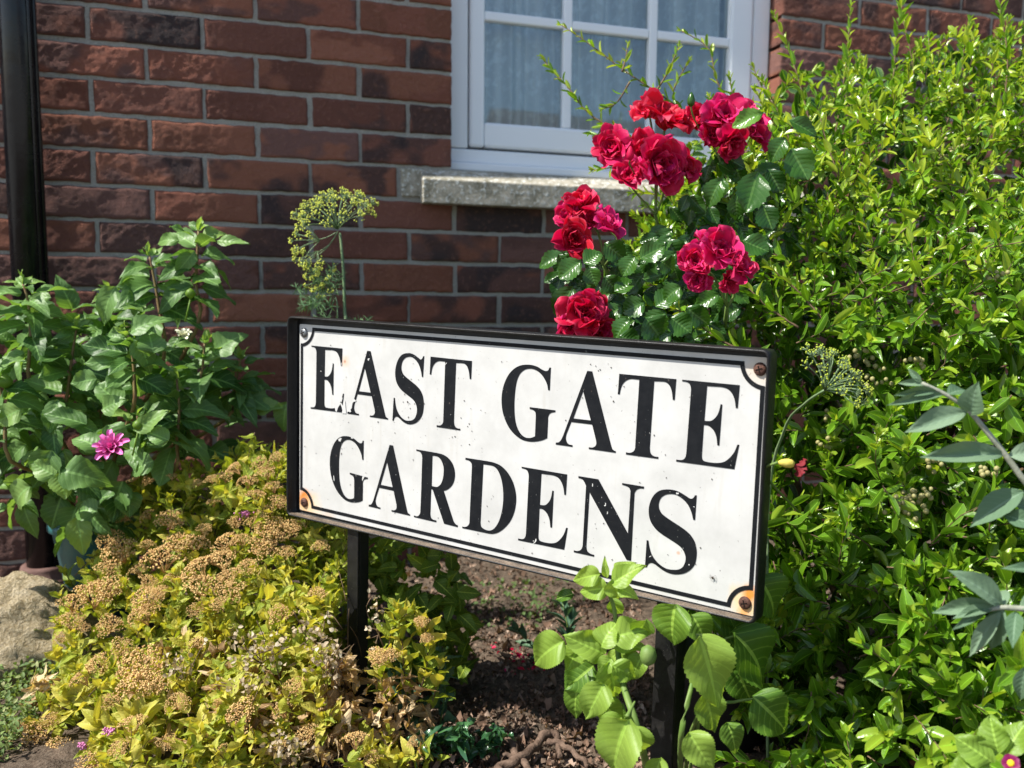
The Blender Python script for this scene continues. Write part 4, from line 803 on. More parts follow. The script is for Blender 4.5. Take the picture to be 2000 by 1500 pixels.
HD = [(640, 160, 120), (700, 240, 170), (640, 330, 110), (730, 30, 70), (860, 20, 70), (1000, 50, 130), (1200, 100, 70), (860, 190, 70), (960, 270, 190), (1050, 180, 140), (1140, 180, 130), (1330, 180, 130), (1420, 160, 90), (1560, 150, 150), (1620, 100, 120), (1720, 90, 100), (1550, 215, 110), (1670, 240, 100), (1300, 280, 150), (1150, 340, 170), (1190, 440, 160), (1340, 380, 110), (1350, 470, 130), (1280, 540, 80), (1150, 570, 80), (1450, 330, 110), (1880, 200, 80), (1860, 480, 90), (1640, 600, 110),
      (640, 670, 120), (720, 800, 110), (570, 900, 120), (480, 970, 110), (830, 900, 200), (800, 1010, 180), (900, 1020, 140), (1040, 1120, 110), (560, 480, 180), (640, 450, 150), (430, 530, 130), (420, 640, 120), (490, 680, 60), (870, 410, 90), (860, 510, 150), (840, 600, 140), (810, 340, 80), (360, 740, 70), (290, 1220, 80), (100, 1260, 70), (210, 1300, 130), (90, 1400, 110), (330, 1390, 140), (330, 1450, 150), (700, 1390, 100), (780, 1240, 120), (650, 1110, 80), (530, 1480, 130), (1420, 1180, 150), (1160, 770, 80), (1730, 1020, 100), (1650, 1160, 100), (1310, 1390, 60), (980, 1350, 80), (1800, 1300, 100), (1640, 1370, 70), (1280, 1110, 60), (930, 480, 90), (1010, 380, 80), (1480, 60, 70), (1380, 60, 70),
      (1320, -210, 80), (1380, -260, 90), (1450, -180, 90), (1530, -280, 80), (1560, -230, 90), (1620, -320, 70), (1600, -150, 80), (1500, -100, 90), (1240, -190, 60), (860, -180, 50), (1010, -210, 50), (1160, -170, 50), (1250, -60, 60), (1640, -60, 90), (1560, 0, 90), (2460, 645, 60), (2500, 740, 60), (2220, 850, 110), (2080, 1330, 120), (2180, 1440, 90), (2420, 1350, 60)]
hm = []
for k in range(4):
    b_ = headmesh(k); me = bpy.data.meshes.new('flower_head'); me.from_pydata(np.concatenate(b_.V).tolist(), [], b_.F); a = me.attributes.new('lf', 'FLOAT_COLOR', 'POINT'); a.data.foreach_set('color', np.concatenate(b_.A).astype(np.float32).ravel()); me.materials.append(m_head); hm.append(me)
for i, (zx, zy, dm) in enumerate(HD[:98]):
    x, y = zx/3, 1000+zy/3; d = SS(x, y)-.045; c = pt(x, y, d); R = dm/3/2/F*d*1.3
    o = bpy.data.objects.new('flower_head', hm[i % 4]); C.objects.link(o); up = nrm(np.array([-.1, -.35, .9])+rs.normal(size=3)*.22)
    Mx = Vector(up).to_track_quat('Z', 'Y').to_matrix().to_4x4(); Mx = Matrix.Translation(Vector(c)) @ Mx @ Matrix.Rotation(rs.random()*6, 4, 'Z') @ Matrix.Scale(R, 4)
    o.parent = spi; o.matrix_parent_inverse = Matrix.Translation(-spi.location); o.matrix_basis = Mx
m_pkf = mat('pink_floret', (.55, .2, .38), .7, .2)
for x, y, s in ((478, 1003, 9), (212, 1428, 9), (162, 1457, 8)):
    b_ = MB(); d = SS(x, y)-.045
    for k in range(40): ball(b_, pt(x+rs.normal()*s*.6, y+rs.normal()*s*.4, d+rs.normal()*.003), .0016, 5)
    b_.build('pink_flower_head', m_pkf, spi, True)
# ---------------------------------------------------------------- dried seed plant between the spirea and the left post
dry = empty('dried_plant', atZ(560, 1420, 0), 'withered plant with cream seed discs and curled tan leaves near the left post', 'plant')
LV = Leaves(2); LD = Leaves(3); SB = MB()
def inpx(x, y, d, dz=0): return pt(x, y, d)
for (cx_, cy_, sx_, sy_, n, d0) in ((350, 1300, 26, 24, 50, 1.3), (500, 1265, 60, 40, 110, 1.27), (610, 1230, 34, 32, 60, 1.3), (640, 1290, 40, 34, 60, 1.26), (480, 1340, 46, 28, 60, 1.24), (560, 1460, 34, 34, 90, 1.14), (730, 1210, 14, 44, 34, 1.33), (650, 1270, 24, 24, 30, 1.28)):
    LV = Leaves(n); S1 = MB()
    for i in range(n):
        x, y = cx_+rs.normal()*sx_*.6, cy_+rs.normal()*sy_*.6; p = pt(x, y, d0+rs.normal()*.014)
        if p[2] < .01: continue
        LV.add(p, nrm(rs.normal(size=3)), nrm(rs.normal(size=3)+TOCAM(p)*.6), rs.uniform(.005, .009), rs.uniform(.004, .008), 0)
    hd_ = LV.build('seed_head', [proto(5, 5, w_oval, .3, .3)], m_seed, dry, ((670, 1030, 710, 1385, 1.44),))
    b = pt(cx_+30, cy_+80, d0+.06); b[2] = max(0, b[2]); j = pt(cx_+10, cy_+30, d0+.02); S1.tube([b, j], .0012, 4)
    for k in range(7):
        e = pt(cx_+rs.normal()*sx_*.7, cy_+rs.normal()*sy_*.7, d0); S1.tube(smooth_path([j, (j+e)/2+rs.normal(size=3)*.008, e], 6), .0007, 4)
    S1.build('stalk', m_bark, hd_, True)
for (poly_, n) in (([(400, 1320), (560, 1290), (690, 1280), (700, 1480), (560, 1500), (430, 1400)], 430), ([(690, 1300), (800, 1320), (860, 1440), (800, 1500), (700, 1500)], 120), ([(200, 1290), (420, 1230), (500, 1480), (250, 1480)], 110), ([(60, 1330), (130, 1330), (110, 1400), (50, 1380)], 30), ([(430, 1210), (470, 1210), (470, 1240), (440, 1240)], 8)):
    for x, y in sample(poly_, n, rs):
        p = pt(x, y, SS(x, y)-.01+rs.uniform(0, .09)); 
        if p[2] < .008: p[2] = .012
        LD.add(p, nrm(rs.normal(size=3)+np.array([0, 0, .3])), nrm(rs.normal(size=3)+np.array([0, -.3, .5])), rs.uniform(.014, .027), rs.uniform(.008, .015), rs.integers(3))
LD.build('dead_leaves', [proto(9, 7, w_ovate, .9, 1.4, 3, .05, .2, 0, .8), proto(9, 7, w_ovate, .7, .9, 4, .05, -.3, 0, -1), proto(9, 7, w_ovate, 1.2, -.6, 3, .05, .1, 0, .5)], m_dry, dry)
# ---------------------------------------------------------------- bright leafy plant round the right post
lime = empty('lime_green_plant', atZ(1290, 1600, 0)+np.array([0, .02, 0]), 'young leafy plant with broad bright lime leaves around the right sign post', 'plant')
rl = np.random.default_rng(12); LV = Leaves(7); SB = MB()
BL = [(1172, 1122, 1110, 1132, 42, 1.07, .85), (1185, 1150, 1130, 1150, 46, 1.07, .8), (1184, 1128, 1180, 1088, 15, 1.06, .9), (1196, 1140, 1256, 1098, 46, 1.05, .85), (1200, 1120, 1225, 1092, 28, 1.06, .9), (1195, 1130, 1215, 1172, 50, 1.05, .85), (1180, 1150, 1165, 1172, 30, 1.08, .6), (1210, 1150, 1240, 1160, 30, 1.05, .85), (1195, 1170, 1215, 1215, 34, 1.1, .55),
      (1102, 1252, 1014, 1300, 72, 1.06, .8), (1180, 1278, 1103, 1240, 62, 1.07, .8), (1130, 1262, 1110, 1310, 50, 1.09, .75), (1175, 1262, 1195, 1208, 54, 1.06, .85), (1200, 1245, 1272, 1222, 62, 1.06, .85), (1200, 1262, 1272, 1250, 40, 1.07, .7), (1195, 1285, 1170, 1320, 40, 1.05, .8), (1180, 1335, 1140, 1412, 66, 1.04, .85), (1190, 1292, 1212, 1385, 66, 1.05, .8), (1195, 1300, 1255, 1330, 46, 1.04, .75), (1160, 1300, 1100, 1350, 76, 1.12, .2), (1130, 1330, 1110, 1420, 50, 1.12, .4), (1170, 1370, 1230, 1420, 50, 1.07, .7),
      (1228, 1405, 1165, 1540, 108, .99, .9), (1215, 1400, 1165, 1460, 60, 1.02, .8), (1240, 1420, 1270, 1520, 60, 1.0, .85), (1320, 1180, 1295, 1275, 88, 1.02, .35), (1262, 1210, 1240, 1260, 50, 1.05, .5), (1365, 1240, 1418, 1395, 104, 1.01, .85), (1350, 1200, 1400, 1270, 60, 1.06, .3), (1375, 1350, 1405, 1440, 64, 1.03, .7), (1330, 1340, 1350, 1430, 60, 1.04, .5), (1300, 1430, 1340, 1470, 46, 1.0, .9), (1345, 1430, 1400, 1520, 64, .98, .85), (1330, 1460, 1330, 1530, 50, 1.0, .8), (1420, 1410, 1450, 1480, 50, 1.04, .3),
      (1430, 1235, 1580, 1370, 118, 1.07, .12), (1470, 1360, 1575, 1452, 92, 1.05, .15), (1480, 1130, 1560, 1225, 92, 1.1, .2), (1410, 1210, 1500, 1260, 70, 1.12, .1), (1440, 1300, 1470, 1400, 70, 1.1, .1), (1400, 1150, 1440, 1230, 60, 1.12, .15), (1290, 1480, 1270, 1560, 50, .99, .8), (1240, 1330, 1280, 1400, 50, 1.08, .4), (1255, 1280, 1225, 1330, 44, 1.06, .7), (1120, 1160, 1080, 1170, 26, 1.2, .1)]  # low last values paint the shaded leaves darker
for bx, by, n_ in ((1130, 1265, 5), (1210, 1275, 5), (1180, 1340, 6), (1215, 1410, 4)):
    for k in range(n_): a_q = rl.uniform(0, 6.28); l_q = rl.uniform(26, 52); BL.append((bx, by, bx+math.cos(a_q)*l_q, by+math.sin(a_q)*l_q*.8+8, l_q*.62, 1.09, rl.uniform(.3, .95)))
for bx, by, tx, ty, w_, d, c in BL: leafpx(LV, bx, by, tx, ty, w_, d, rl.integers(3), c, None, rl.uniform(-.02, .01), rl)
LV.build('leaves', PR_BIG, m_lime, lime, ((1276, 1290, 1334, 1480, 1.2),))
Q0 = np.array(lime.location)
def st(P, r0, r1, n=12, root=None):
    q = [np.array(root)] if root is not None else []
    SB.tube(smooth_path(q+[pt(*p) for p in P], n), np.linspace(r0, r1, n), 7)
st([(1250, 1440, 1.02), (1215, 1330, 1.06), (1205, 1250, 1.08), (1200, 1190, 1.08), (1186, 1152, 1.07)], .005, .002, 20, Q0)
st([(1215, 1330, 1.06), (1170, 1290, 1.07), (1120, 1262, 1.08)], .002, .0012); st([(1205, 1260, 1.08), (1230, 1240, 1.07)], .002, .001); st([(1186, 1152, 1.07), (1200, 1130, 1.06)], .002, .001); st([(1330, 1440, 1.03), (1360, 1300, 1.05), (1362, 1240, 1.03)], .004, .002, 16, Q0+np.array([.05, .02, 0])); st([(1360, 1400, 1.06), (1440, 1370, 1.07), (1480, 1365, 1.06)], .003, .0012, 12, Q0+np.array([.05, .02, 0])); st([(1380, 1330, 1.07), (1400, 1260, 1.09), (1440, 1240, 1.08)], .003, .0012, 12, Q0+np.array([.06, .03, 0]))
st([(1225, 1400, 1.01), (1240, 1370, 1.03)], .003, .001); SB.build('stems', m_stem, lime, True)
b_ = MB(); c = pt(1266, 1280, 1.03); b_.lathe([(.002, -.012), (.008, -.008), (.010, 0), (.008, .008), (.002, .012)], c, 14); b_.build('bud', m_stem, lime, True)
# ---------------------------------------------------------------- grey-leaved sprigs reaching in from the right
rq = np.random.default_rng(2)
def sprig(label, path, leaves_, d):
    e = empty('grey_leaved_sprig', pt(path[0][0], path[0][1], d), label, 'plant'); LV = Leaves(1); SB = MB()
    SB.tube(smooth_path([pt(x, y, d) for x, y in path], 18), np.linspace(.0038, .0018, 18), 7); SB.build('stem', m_gst, e, True)
    for bx, by, tx, ty, w_, nz_ in leaves_: 
        p = pt(bx, by, d); q = pt(tx, ty, d+rq.uniform(-.03, .02)); v = q-p; l = np.linalg.norm(v); LV.add(p, v/l, nrm(TOCAM(p)+np.array([-.1, 0, nz_])), l, w_*.86/F*d, rq.integers(3), rq.random())
    LV.build('leaves', [proto(14, 7, w_lance, .35, a, .3, .02, s, .0, t) for a, s, t in ((.12, .05, .1), (.3, -.06, -.1), (.5, .05, .2))], m_bud, e)
m_gst = noisy('grey_stem', (.2, .22, .16), (.32, .33, .26), 80, .7, .2, .3)
sprig('grey-green sprig with a bent downy stem rising across the evergreen shrub at right edge', [(2060, 990), (2010, 950), (1965, 890), (1925, 840), (1890, 800), (1850, 772), (1800, 748)],
      [(1888, 805, 1768, 842, 50, .5), (1895, 810, 1905, 748, 60, .6), (1850, 772, 1900, 745, 40, .8), (1962, 888, 1798, 890, 48, .4), (1845, 770, 1730, 790, 22, .4), (1800, 748, 1772, 718, 16, .3), (1810, 752, 1752, 742, 16, .5), (1830, 765, 1750, 765, 20, .3), (1968, 890, 2060, 880, 44, .4), (2000, 960, 1882, 1022, 66, .5), (1975, 985, 2060, 1000, 52, .5), (1960, 1005, 2040, 1030, 40, .5)], .9)
sprig('grey-green sprig with long pointed leaves hanging low at the right edge', [(2090, 1215), (2030, 1195), (1985, 1188), (1950, 1187), (1920, 1195)],
      [(1955, 1180, 1870, 1106, 62, .6), (1950, 1186, 1808, 1184, 34, .5), (1940, 1188, 1860, 1200, 30, .5), (1960, 1190, 1922, 1278, 60, .4), (1955, 1195, 1880, 1290, 40, .2), (1990, 1188, 2060, 1165, 44, .5), (1930, 1192, 1860, 1222, 22, .4), (1985, 1195, 1975, 1260, 40, .2), (1990, 1190, 2080, 1220, 30, .4), (2005, 1300, 1985, 1380, 40, .3), (1965, 1182, 1945, 1140, 34, .8), (2060, 1120, 1960, 1100, 34, .5)], .86)
# ---------------------------------------------------------------- dill by the wall, and an umbel among the shrub
def umbel(mb_s, mb_f, c, ax, R, r, nray=16, sub=12, fr=.0014, flat=.55):
    ax = nrm(ax); a = nrm(np.cross(ax, (.3, .9, .1))); b = np.cross(ax, a)
    for i in range(nray):
        t = i*2.4; q = math.sqrt((i+.5)/nray); e = c+R*(q*math.cos(t)*a+q*math.sin(t)*b)+ax*R*flat*(1.1-q*q*.5)*r.uniform(.9, 1.1)
        mb_s.tube(smooth_path([c, c+(e-c)*.5+ax*R*.08, e], 5), .0007, 4); d = nrm(e-c); R2 = R if R < .05 else R*.9
        for k in range(sub):
            v = nrm(r.normal(size=3)+d*1.3); f = e+v*R*.19*r.uniform(.7, 1.1); mb_s.tube([e, f], .0004, 3); ball(mb_f, f, fr*r.uniform(.8, 1.2), 5)
m_yel = mat('yellow_floret', (.58, .62, .10), .6, .2); m_dst = noisy('dill_stem', (.12, .2, .09), (.2, .28, .14), 60, .5, .3, .1)
m_yel2 = mat('green_floret', (.36, .44, .05), .6, .2)
dill = empty('dill_plant', pt(668, 1040, 1.72)*np.array([1, 1, 0]), 'tall dill with a yellow umbel and feathery leaves behind the sign near the wall', 'plant')
re = np.random.default_rng(77); SB = MB(); FB = MB(); dd = 1.7
base = np.array(dill.location)
SB.tube(smooth_path([base, pt(676, 700, dd), pt(673, 600, dd), pt(670, 520, dd), pt(664, 455, dd)], 20), np.linspace(.0036, .0024, 20), 7)
SB.tube(smooth_path([base+np.array([-.02, 0, 0]), pt(660, 640, dd), pt(645, 600, dd), pt(628, 570, dd+.02)], 16), .0014, 6)
for q_ in ((622, 492), (612, 505), (600, 470)): SB.tube(smooth_path([pt(660, 452, dd), pt((660+q_[0])/2+4, (452+q_[1])/2+4, dd), pt(q_[0], q_[1], dd)], 8), .0009, 5)
umbel(SB, FB, pt(660, 448, dd), (-.25, -.35, .9), .072, re, 26, 22, .0014, .75)
umbel(SB, FB, pt(625, 470, dd-.02), (-.9, -.2, .2), .05, re, 9, 20, .0014, .8)
umbel(SB, FB, pt(620, 490, dd), (-.3, -.2, -.9), .045, re, 8, 22, .0014, .6)
umbel(SB, FB, pt(628, 545, dd), (-.35, -.3, -.3), .035, re, 12, 22, .0014, .5)
umbel(SB, FB, pt(700, 420, dd), (.4, -.3, .6), .03, re, 8, 18, .0014, .7)
SB.build('stems', m_dst, dill, True); FB.build('flower_umbel', m_yel, dill, True)
LV = Leaves(8)
for (x0, y0, x1, y1) in ((625, 600, 575, 560), (630, 610, 620, 530), (640, 600, 665, 535), (620, 590, 585, 600), (640, 620, 600, 640), (650, 640, 690, 630), (630, 560, 600, 520), (690, 640, 720, 625), (640, 560, 650, 520)):
    for k in range(60):
        t = re.random(); x, y = x0+(x1-x0)*t, y0+(y1-y0)*t; a = re.uniform(0, 6.28); l = re.uniform(14, 26)*(1.1-.4*t)
        leafpx(LV, x, y, x+math.cos(a)*l, y+math.sin(a)*l, 1.6, dd+re.normal()*.02, 0, None, None, re.normal()*.01, re)
LV.build('feathery_leaves', [proto(4, 3, w_lance, .1, .2)], m_fern, dill)
d2 = empty('fennel_stalk', pt(1530, 860, 1.2)*np.array([1, 1, 0]), 'green fennel stalk with an open spoke-like umbel in front of the evergreen shrub', 'plant')
SB = MB(); FB = MB(); SB.tube(smooth_path([np.array(d2.location), pt(1500, 1000, 1.26), pt(1532, 840, 1.2), pt(1570, 790, 1.12), pt(1610, 762, 1.07)], 16), np.linspace(.0026, .0014, 16), 6)
umbel(SB, FB, pt(1610, 762, 1.07), (.35, -.5, .7), .048, re, 30, 12, .0010, .7); SB.build('stem', m_dst, d2, True); FB.build('flower_umbel', m_yel2, d2, True)
# ---------------------------------------------------------------- smaller things on and near the ground
# boulder
def rock(name, c, R, seed, m, **t):
    n1, n2 = 90, 60; th, ph = np.meshgrid(np.linspace(0, 2*math.pi, n1), np.linspace(.001, math.pi-.001, n2)); D = np.stack([np.sin(ph)*np.cos(th), np.sin(ph)*np.sin(th), np.cos(ph)], -1)
    q = 1+(fbm(D+seed, 1.6, 4, seed)-.5)*.7+(fbm(D+seed, 7, 3, seed)-.5)*.16+(fbm(D+seed, 30, 3, seed)-.5)*.05; P = np.array(c)+D*q[..., None]*np.array(R)
    return tag(mesh(name, P.reshape(-1, 3), quads(n1, n2), m), **t)
m_rock = mat('sandstone', (.4, .33, .22), .95, .1); r1 = noise(m_rock, 26, 5, .7); r2 = noise(m_rock, 170, 4, .75)
L(m_rock, mixc(m_rock, mth(m_rock, 'MULTIPLY', r2, 1.), ramp(m_rock, r1, [(.3, (.34, .26, .15)), (.5, (.54, .42, .24)), (.7, (.62, .52, .36))]), ramp(m_rock, r2, [(.38, (.08, .065, .045)), (.62, (.66, .58, .42))])), bsdf(m_rock).inputs['Base Color']); bump(m_rock, mth(m_rock, 'ADD', r1, r2), 1., .014)
bc_ = pt(38, 1262, 1.66); bc_[2] = .02
rock('boulder', bc_, (.17, .13, .125), 5, m_rock, label='rough sandy boulder at the foot of the black downpipe', cat='rock')
# leaf litter and crumbs of bark on the soil
def scatter(LV, poly, n, r, lo, hi, z=.004, wr=.6, cc=None, dmax=9):
    for x, y in sample(poly, n, r):
        p = atZ(x, y, .012)
        g_ = float(gheight(np.array([p[0]]), np.array([p[1]]))[0])+.008
        p[2] = g_+r.uniform(0, z)
        if not (-1.6 < p[0] < 3.4 and -2.3 < p[1] < -.02): continue
        l = r.uniform(lo, hi); LV.add(p, nrm(r.normal(size=3)*np.array([1, 1, .35])), nrm(r.normal(size=3)*.6+np.array([0, 0, 1])), l, l*wr*r.uniform(.6, 1.3), r.integers(3), cc)
LV = Leaves(10); rt_ = np.random.default_rng(5)
gp_ = [(640, 1060), (900, 1080), (1250, 1120), (1300, 1600), (500, 1600)]
scatter(LV, gp_, 5200, rt_, .005, .013, .010); scatter(LV, gp_, 420, rt_, .012, .026, .012)
scatter(LV, [(1300, 1350), (2100, 1350), (2100, 1700), (1250, 1700)], 1200, rt_, .006, .014, .01)
m_lit = leafmat('litter', (.06, .04, .027), (.27, .17, .12), (.42, .32, .25), .1, .9, .1)
tag(LV.build('leaf_litter', [proto(4, 4, w_oval, .8, .9, 2, 0, .2, 0, .6), proto(4, 4, w_ovate, .5, -.6, 3, 0, -.2, 0, -.8), proto(4, 4, w_oval, 1.1, .4, 3, 0, 0, 0, .3)], m_lit), kind='stuff')
# crumbly lumps of soil
b_ = MB()
for x, y in sample([(650, 1100), (1250, 1130), (1300, 1560), (560, 1560)], 520, rt_):
    p = atZ(x, y, .012); s = rt_.uniform(.003, .0085)*(1 if y < 1400 else 1.2); V = (np.array([[1, 0, 0], [0, 1, 0], [-1, 0, 0], [0, -1, 0], [0, 0, 1.], [0, 0, -1.]])*rt_.uniform(.7, 1.3, (6, 1)))@np.linalg.qr(rt_.normal(size=(3, 3)))[0]
    p[2] = float(gheight(np.array([p[0]]), np.array([p[1]]))[0])+.006+s*.4
    b_.add(p+V*s, [(0, 1, 4), (1, 2, 4), (2, 3, 4), (3, 0, 4), (1, 0, 5), (2, 1, 5), (3, 2, 5), (0, 3, 5)])
m_clod = noisy('soil_crumb', (.09, .06, .045), (.26, .19, .14), 90, .95, .1, .6, .002)
tag(b_.build('soil_crumbs', m_clod, None, False), kind='stuff')
# fallen petals
LV = Leaves(11); scatter(LV, [(960, 1270), (1020, 1275), (1060, 1310), (1000, 1320), (950, 1290)], 34, rt_, .008, .014, .01); tag(LV.build('fallen_petals', [proto(4, 4, w_oval, .3, .3)]*3, m_ros), kind='stuff')
# low ground cover at lower left
LV = Leaves(12); gcp = [(-120, 1290), (20, 1290), (100, 1260), (140, 1300), (130, 1360), (60, 1420), (20, 1470), (-120, 1500)]
for x, y in sample(gcp, 2300, rt_):
    p = atZ(x, y, .02); p[2] = rt_.uniform(.006, .05); LV.add(p, nrm(rt_.normal(size=3)+np.array([0, 0, .4])), nrm(rt_.normal(size=3)*.5+np.array([0, -.2, 1])), rt_.uniform(.007, .014), .006, 0)
for x, y in sample([(880, 1130), (1100, 1120), (1150, 1180), (1000, 1230), (900, 1200)], 260, rt_):
    p = atZ(x, y, .02); p[2] = rt_.uniform(.006, .02); LV.add(p, nrm(rt_.normal(size=3)+np.array([0, 0, .4])), nrm(rt_.normal(size=3)*.5+np.array([0, -.2, 1])), rt_.uniform(.008, .016), .008, 0, .1)
tag(LV.build('ground_cover', [proto(4, 4, w_oval, .3, .3)], m_cov), kind='stuff')
# gnarled root
m_root = noisy('root_bark', (.07, .045, .032), (.19, .13, .095), 70, .9, .15, .9, .004, 200)
b_ = MB(); RP = [[(985, 1545, 1.16), (975, 1500, 1.19), (1010, 1490, 1.19), (1000, 1450, 1.22), (950, 1420, 1.25)], [(1000, 1490, 1.19), (1040, 1465, 1.2), (1060, 1440, 1.2), (1090, 1440, 1.2), (1090, 1480, 1.18)], [(1040, 1520, 1.15), (1010, 1480, 1.18), (980, 1478, 1.2)], [(1070, 1445, 1.2), (1120, 1470, 1.2), (1150, 1500, 1.2)]]
for i, P in enumerate(RP):
    Q = []
    for x, y, d in P: q = atZ(x, y, .02); Q.append(q)
    Q = smooth_path(Q, 26); Q += (np.stack([fbm(Q, 60, 2, i), fbm(Q+9, 60, 2, i), fbm(Q+5, 60, 2, i)], -1)-.5)*.012
    b_.tube(Q, (.0075 if i < 2 else .005)*(1+.5*(fbm(Q*1.0, 90, 2, 3)-.5))*np.linspace(1.1, .6, 26), 9)
tag(b_.build('gnarled_root', m_root, None, True), 'gnarled brown root twisting over the soil at bottom centre', 'root')
# weed and holly seedling by the left post
def seedling(name, label, x, y, d, n, l, wd, m, protos, hgt, r, spread=1.):
    g0 = atZ(x, y, 0); e = empty(name, g0, label, 'plant'); LV = Leaves(13); SB = MB()
    for s in range(3):
        top = g0+np.array([r.normal()*.03*spread, r.normal()*.02*spread, hgt*r.uniform(.6, 1.1)]); Q = smooth_path([g0, (g0+top)/2+r.normal(size=3)*.008, top], 8); twig(LV, SB, Q, r, n, l, wd, 62, .2, .0016, .3, .2, .2, len(protos), 3)
    LV.build('leaves', protos, m, e); SB.build('stems', m_stem, e, True); return e
seedling('weed', 'blue-green weed with narrow curled leaves right of the left sign post', 850, 1465, 1.25, 16, .036, .011, m_weed, [proto(9, 5, w_lance, .4, a, 2, .05, s, 0, .5) for a, s in ((.5, .2), (.9, -.3), (-.2, .1))], .17, rt_, 1.1)
def w_holly(a): return (w_oval(a)*(.72+.42*abs(math.sin(a*math.pi*4.0))))
seedling('holly_seedling', 'small spiny holly seedling on the soil at bottom centre-left', 878, 1500, 1.2, 7, .04, .024, m_holly, [proto(17, 5, w_holly, .5, a, 4, .0, 0) for a in (.2, .4, 0)], .06, rt_, 1.0)
seedling('green_seedling', 'pale green seedling with pointed leaves between the two sign posts under the sign', 1105, 1300, 1.3, 9, .05, .02, m_weed, PR_LANCE, .12, rt_, 1.6)
# golden sprig right of the left post belongs to a second spirea stem
e = empty('spirea_sprig', atZ(780, 1400, 0), 'upright golden spirea sprig with small tan flower heads just right of the left sign post', 'plant'); LV = Leaves(14); SB = MB()
for P, n in (([(800, 1420), (790, 1330), (785, 1250), (775, 1190)], 16), ([(800, 1400), (830, 1320), (835, 1260), (828, 1215)], 16), ([(770, 1420), (755, 1370), (745, 1320), (735, 1290)], 12), ([(830, 1420), (850, 1350), (860, 1300)], 10), ([(760, 1300), (765, 1230), (800, 1195)], 12)):
    d = 1.33; Q = smooth_path([pt(x, y, d) for x, y in P], 9); Q[0][2] = max(Q[0][2], 0); twig(LV, SB, Q, rs, n, .042, .020, 60, .3, .0014, .3, .35, .2, 4, 4)
for x, y in sample([(690, 1050), (880, 1090), (930, 1200), (900, 1350), (700, 1330)], 280, rs):  # shaded foliage under the sign, its shade put into a darker leaf tone
    p = pt(x, y, 1.45+rs.uniform(0, .12))
    if p[2] > .02: LV.add(p, nrm(rs.normal(size=3)+np.array([0, -.3, .2])), nrm(rs.normal(size=3)*.5+np.array([-.2, -.4, .8])), rs.uniform(.03, .05), .022, rs.integers(3), rs.random()*.35)
LV.build('foliage', PR_OVATE[:3]+PR_LANCE[:1], m_spi, e, ((664, 1030, 716, 1385, 1.44),)); SB.build('stems', m_bark, e, True)
for x, y, R in ((823, 1215, .011), (833, 1247, .009), (742, 1285, .016), (765, 1280, .013)):
    o = bpy.data.objects.new('flower_head', hm[1]); C.objects.link(o); o.parent = e; o.matrix_parent_inverse = Matrix.Translation(-e.location); o.matrix_basis = Matrix.Translation(Vector(pt(x, y, 1.3))) @ Matrix.Rotation(.5, 4, 'X') @ Matrix.Scale(R, 4)
# primula at lower right corner
pg = atZ(1940, 1560, 0); e = empty('primrose', pg, 'magenta primrose with a yellow centre and crinkled leaves at the bottom right corner', 'plant'); LV = Leaves(15)
for bx, by, tx, ty, w_ in ((1940, 1490, 1870, 1440, 60), (1935, 1500, 1850, 1500, 60), (1950, 1470, 1930, 1400, 60), (1960, 1480, 2000, 1400, 60), (1930, 1520, 1860, 1540, 50)): leafpx(LV, bx, by, tx, ty, w_, .86, 0, .6, None, .0, rt_)
LV.build('leaves', [proto(20, 9, w_oval, .2, .3, 1, .03, 0, .05)], m_lime, e)
m_mag = mat('magenta_petal', (.15, .004, .06), .5, .3); b_ = MB(); c = pt(1975, 1492, .84); ax = TOCAM(c)+np.array([-.1, 0, .2])
for i in range(5): V, Fc, A = petal(c, nrm(ax), i*1.257, 1.35, .010, .011, .1, rt_, .04, .1, 6, 7, .5); b_.add(V, Fc, A)
b_.build('flower', m_mag, e, True); b_ = MB(); ball(b_, c+nrm(ax)*.003, .0036, 10); b_.build('flower_centre', mat('yellow_eye', (.75, .5, .02), .6, .2), e, True)
m_ter = noisy('terracotta', (.4, .13, .07), (.5, .2, .12), 60, .8, .2, .4)
b_ = MB(); R_ = srot(.4, .5, .3); b_.box((-.03, -.02, -.006), (.03, .02, .006), R_, atZ(1815, 1500, .035)); tag(b_.build('terracotta_shard', m_ter, None, False, .003), 'broken terracotta shard lying beside the magenta primrose', 'shard')
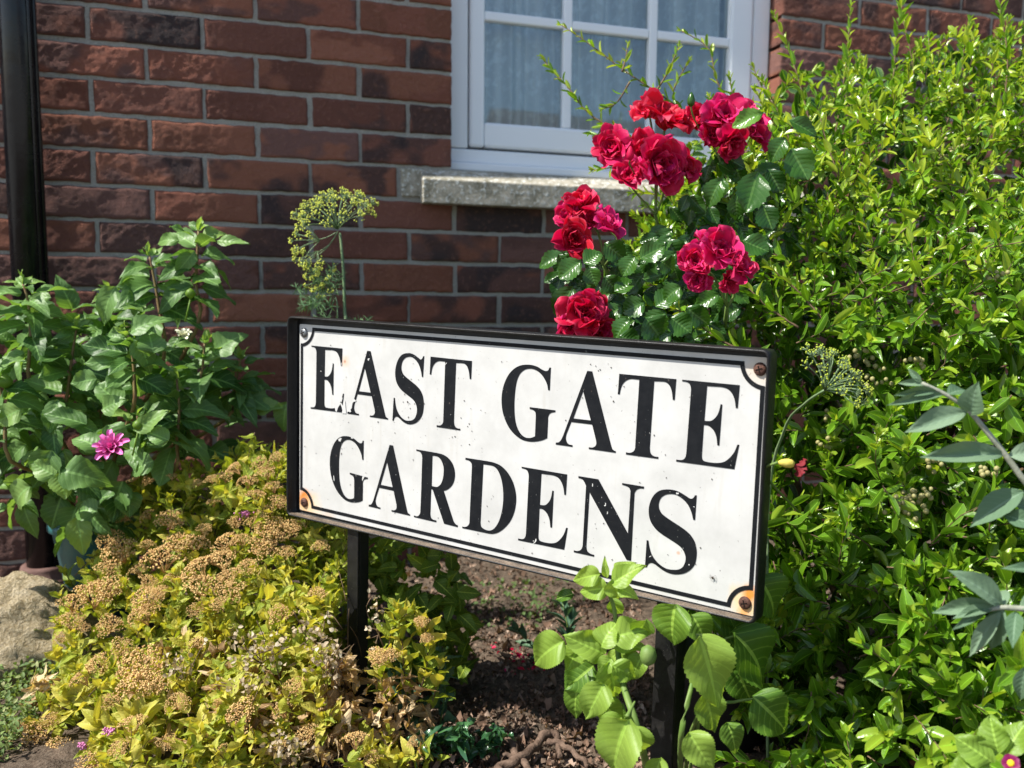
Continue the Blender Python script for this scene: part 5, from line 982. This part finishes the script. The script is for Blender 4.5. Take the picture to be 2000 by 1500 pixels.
# dried bud beside the sign's right edge
c = pt(1540, 905, 1.02); e = empty('withered_bloom', c, 'withered yellow bud with curled dark red petals beside the right edge of the sign', 'flower')
b_ = MB(); ax = nrm(np.array([.9, -.2, -.1])); a = nrm(np.cross(ax, (0, 0, 1.))); b_.lathe([(.0015, -.012), (.0035, -.009), (.0052, -.003), (.005, .003), (.0035, .006)], c, 14, np.array([a, np.cross(ax, a), ax])); b_.build('bud', noisy('yellow_calyx', (.5, .42, .06), (.62, .5, .12), 90, .6, .3, .3), e, True)
m_dkr = mat('dark_red_petal', (.16, .015, .02), .7, .2); b_ = MB()
for i in range(8): V, Fc, A = petal(c+ax*.004, nrm(ax+np.array([0, 0, -.5])), i*.9, .5+.1*i % 1, .018, .008, 1.2, rt_, .2, 1.2, 7, 5, .5); b_.add(V, Fc, A)
b_.build('petals', m_dkr, e, True); b_ = MB(); b_.tube(smooth_path([c-ax*.012, c-ax*.016+np.array([.004, .03, -.02]), pt(1560, 1000, 1.2)], 8), .0016, 6); b_.build('stem', m_stem, e, True)
# dark plant pot in the shade behind the right post
pcn = atZ(1420, 1500, 0)+np.array([.02, .06, 0]); b_ = MB(); b_.lathe([(.06, 0), (.075, .13), (.082, .13), (.082, .15), (.076, .15), (.07, .12), (.01, .115)], pcn, 36)
tag(b_.build('plant_pot', mat('dark_plastic', (.02, .022, .025), .5, .4), None, True), 'dark grey plastic plant pot in deep shade behind the right sign post', 'plant pot')
# tiny spider on the sign
c = W3(loc(1393, 1127), DP-.002)[0]; b_ = MB(); ball(b_, c, .0012, 8); ball(b_, c-RS[:, 2]*.0017, .0008, 8)
for k in range(8):
    s = 1 if k % 2 else -1; a = .3+.45*(k//2); q = c+RS[:, 0]*s*.0045*math.cos(a-.9)+RS[:, 2]*.0045*math.sin(a-.9); b_.tube([c, (c+q)/2-NS*.0018, q+NS*.001], .00015, 3)
tag(b_.build('spider', mat('spider_brown', (.05, .035, .025), .7, .2), None, True), 'tiny brown spider on the white sign near the last letter', 'spider')
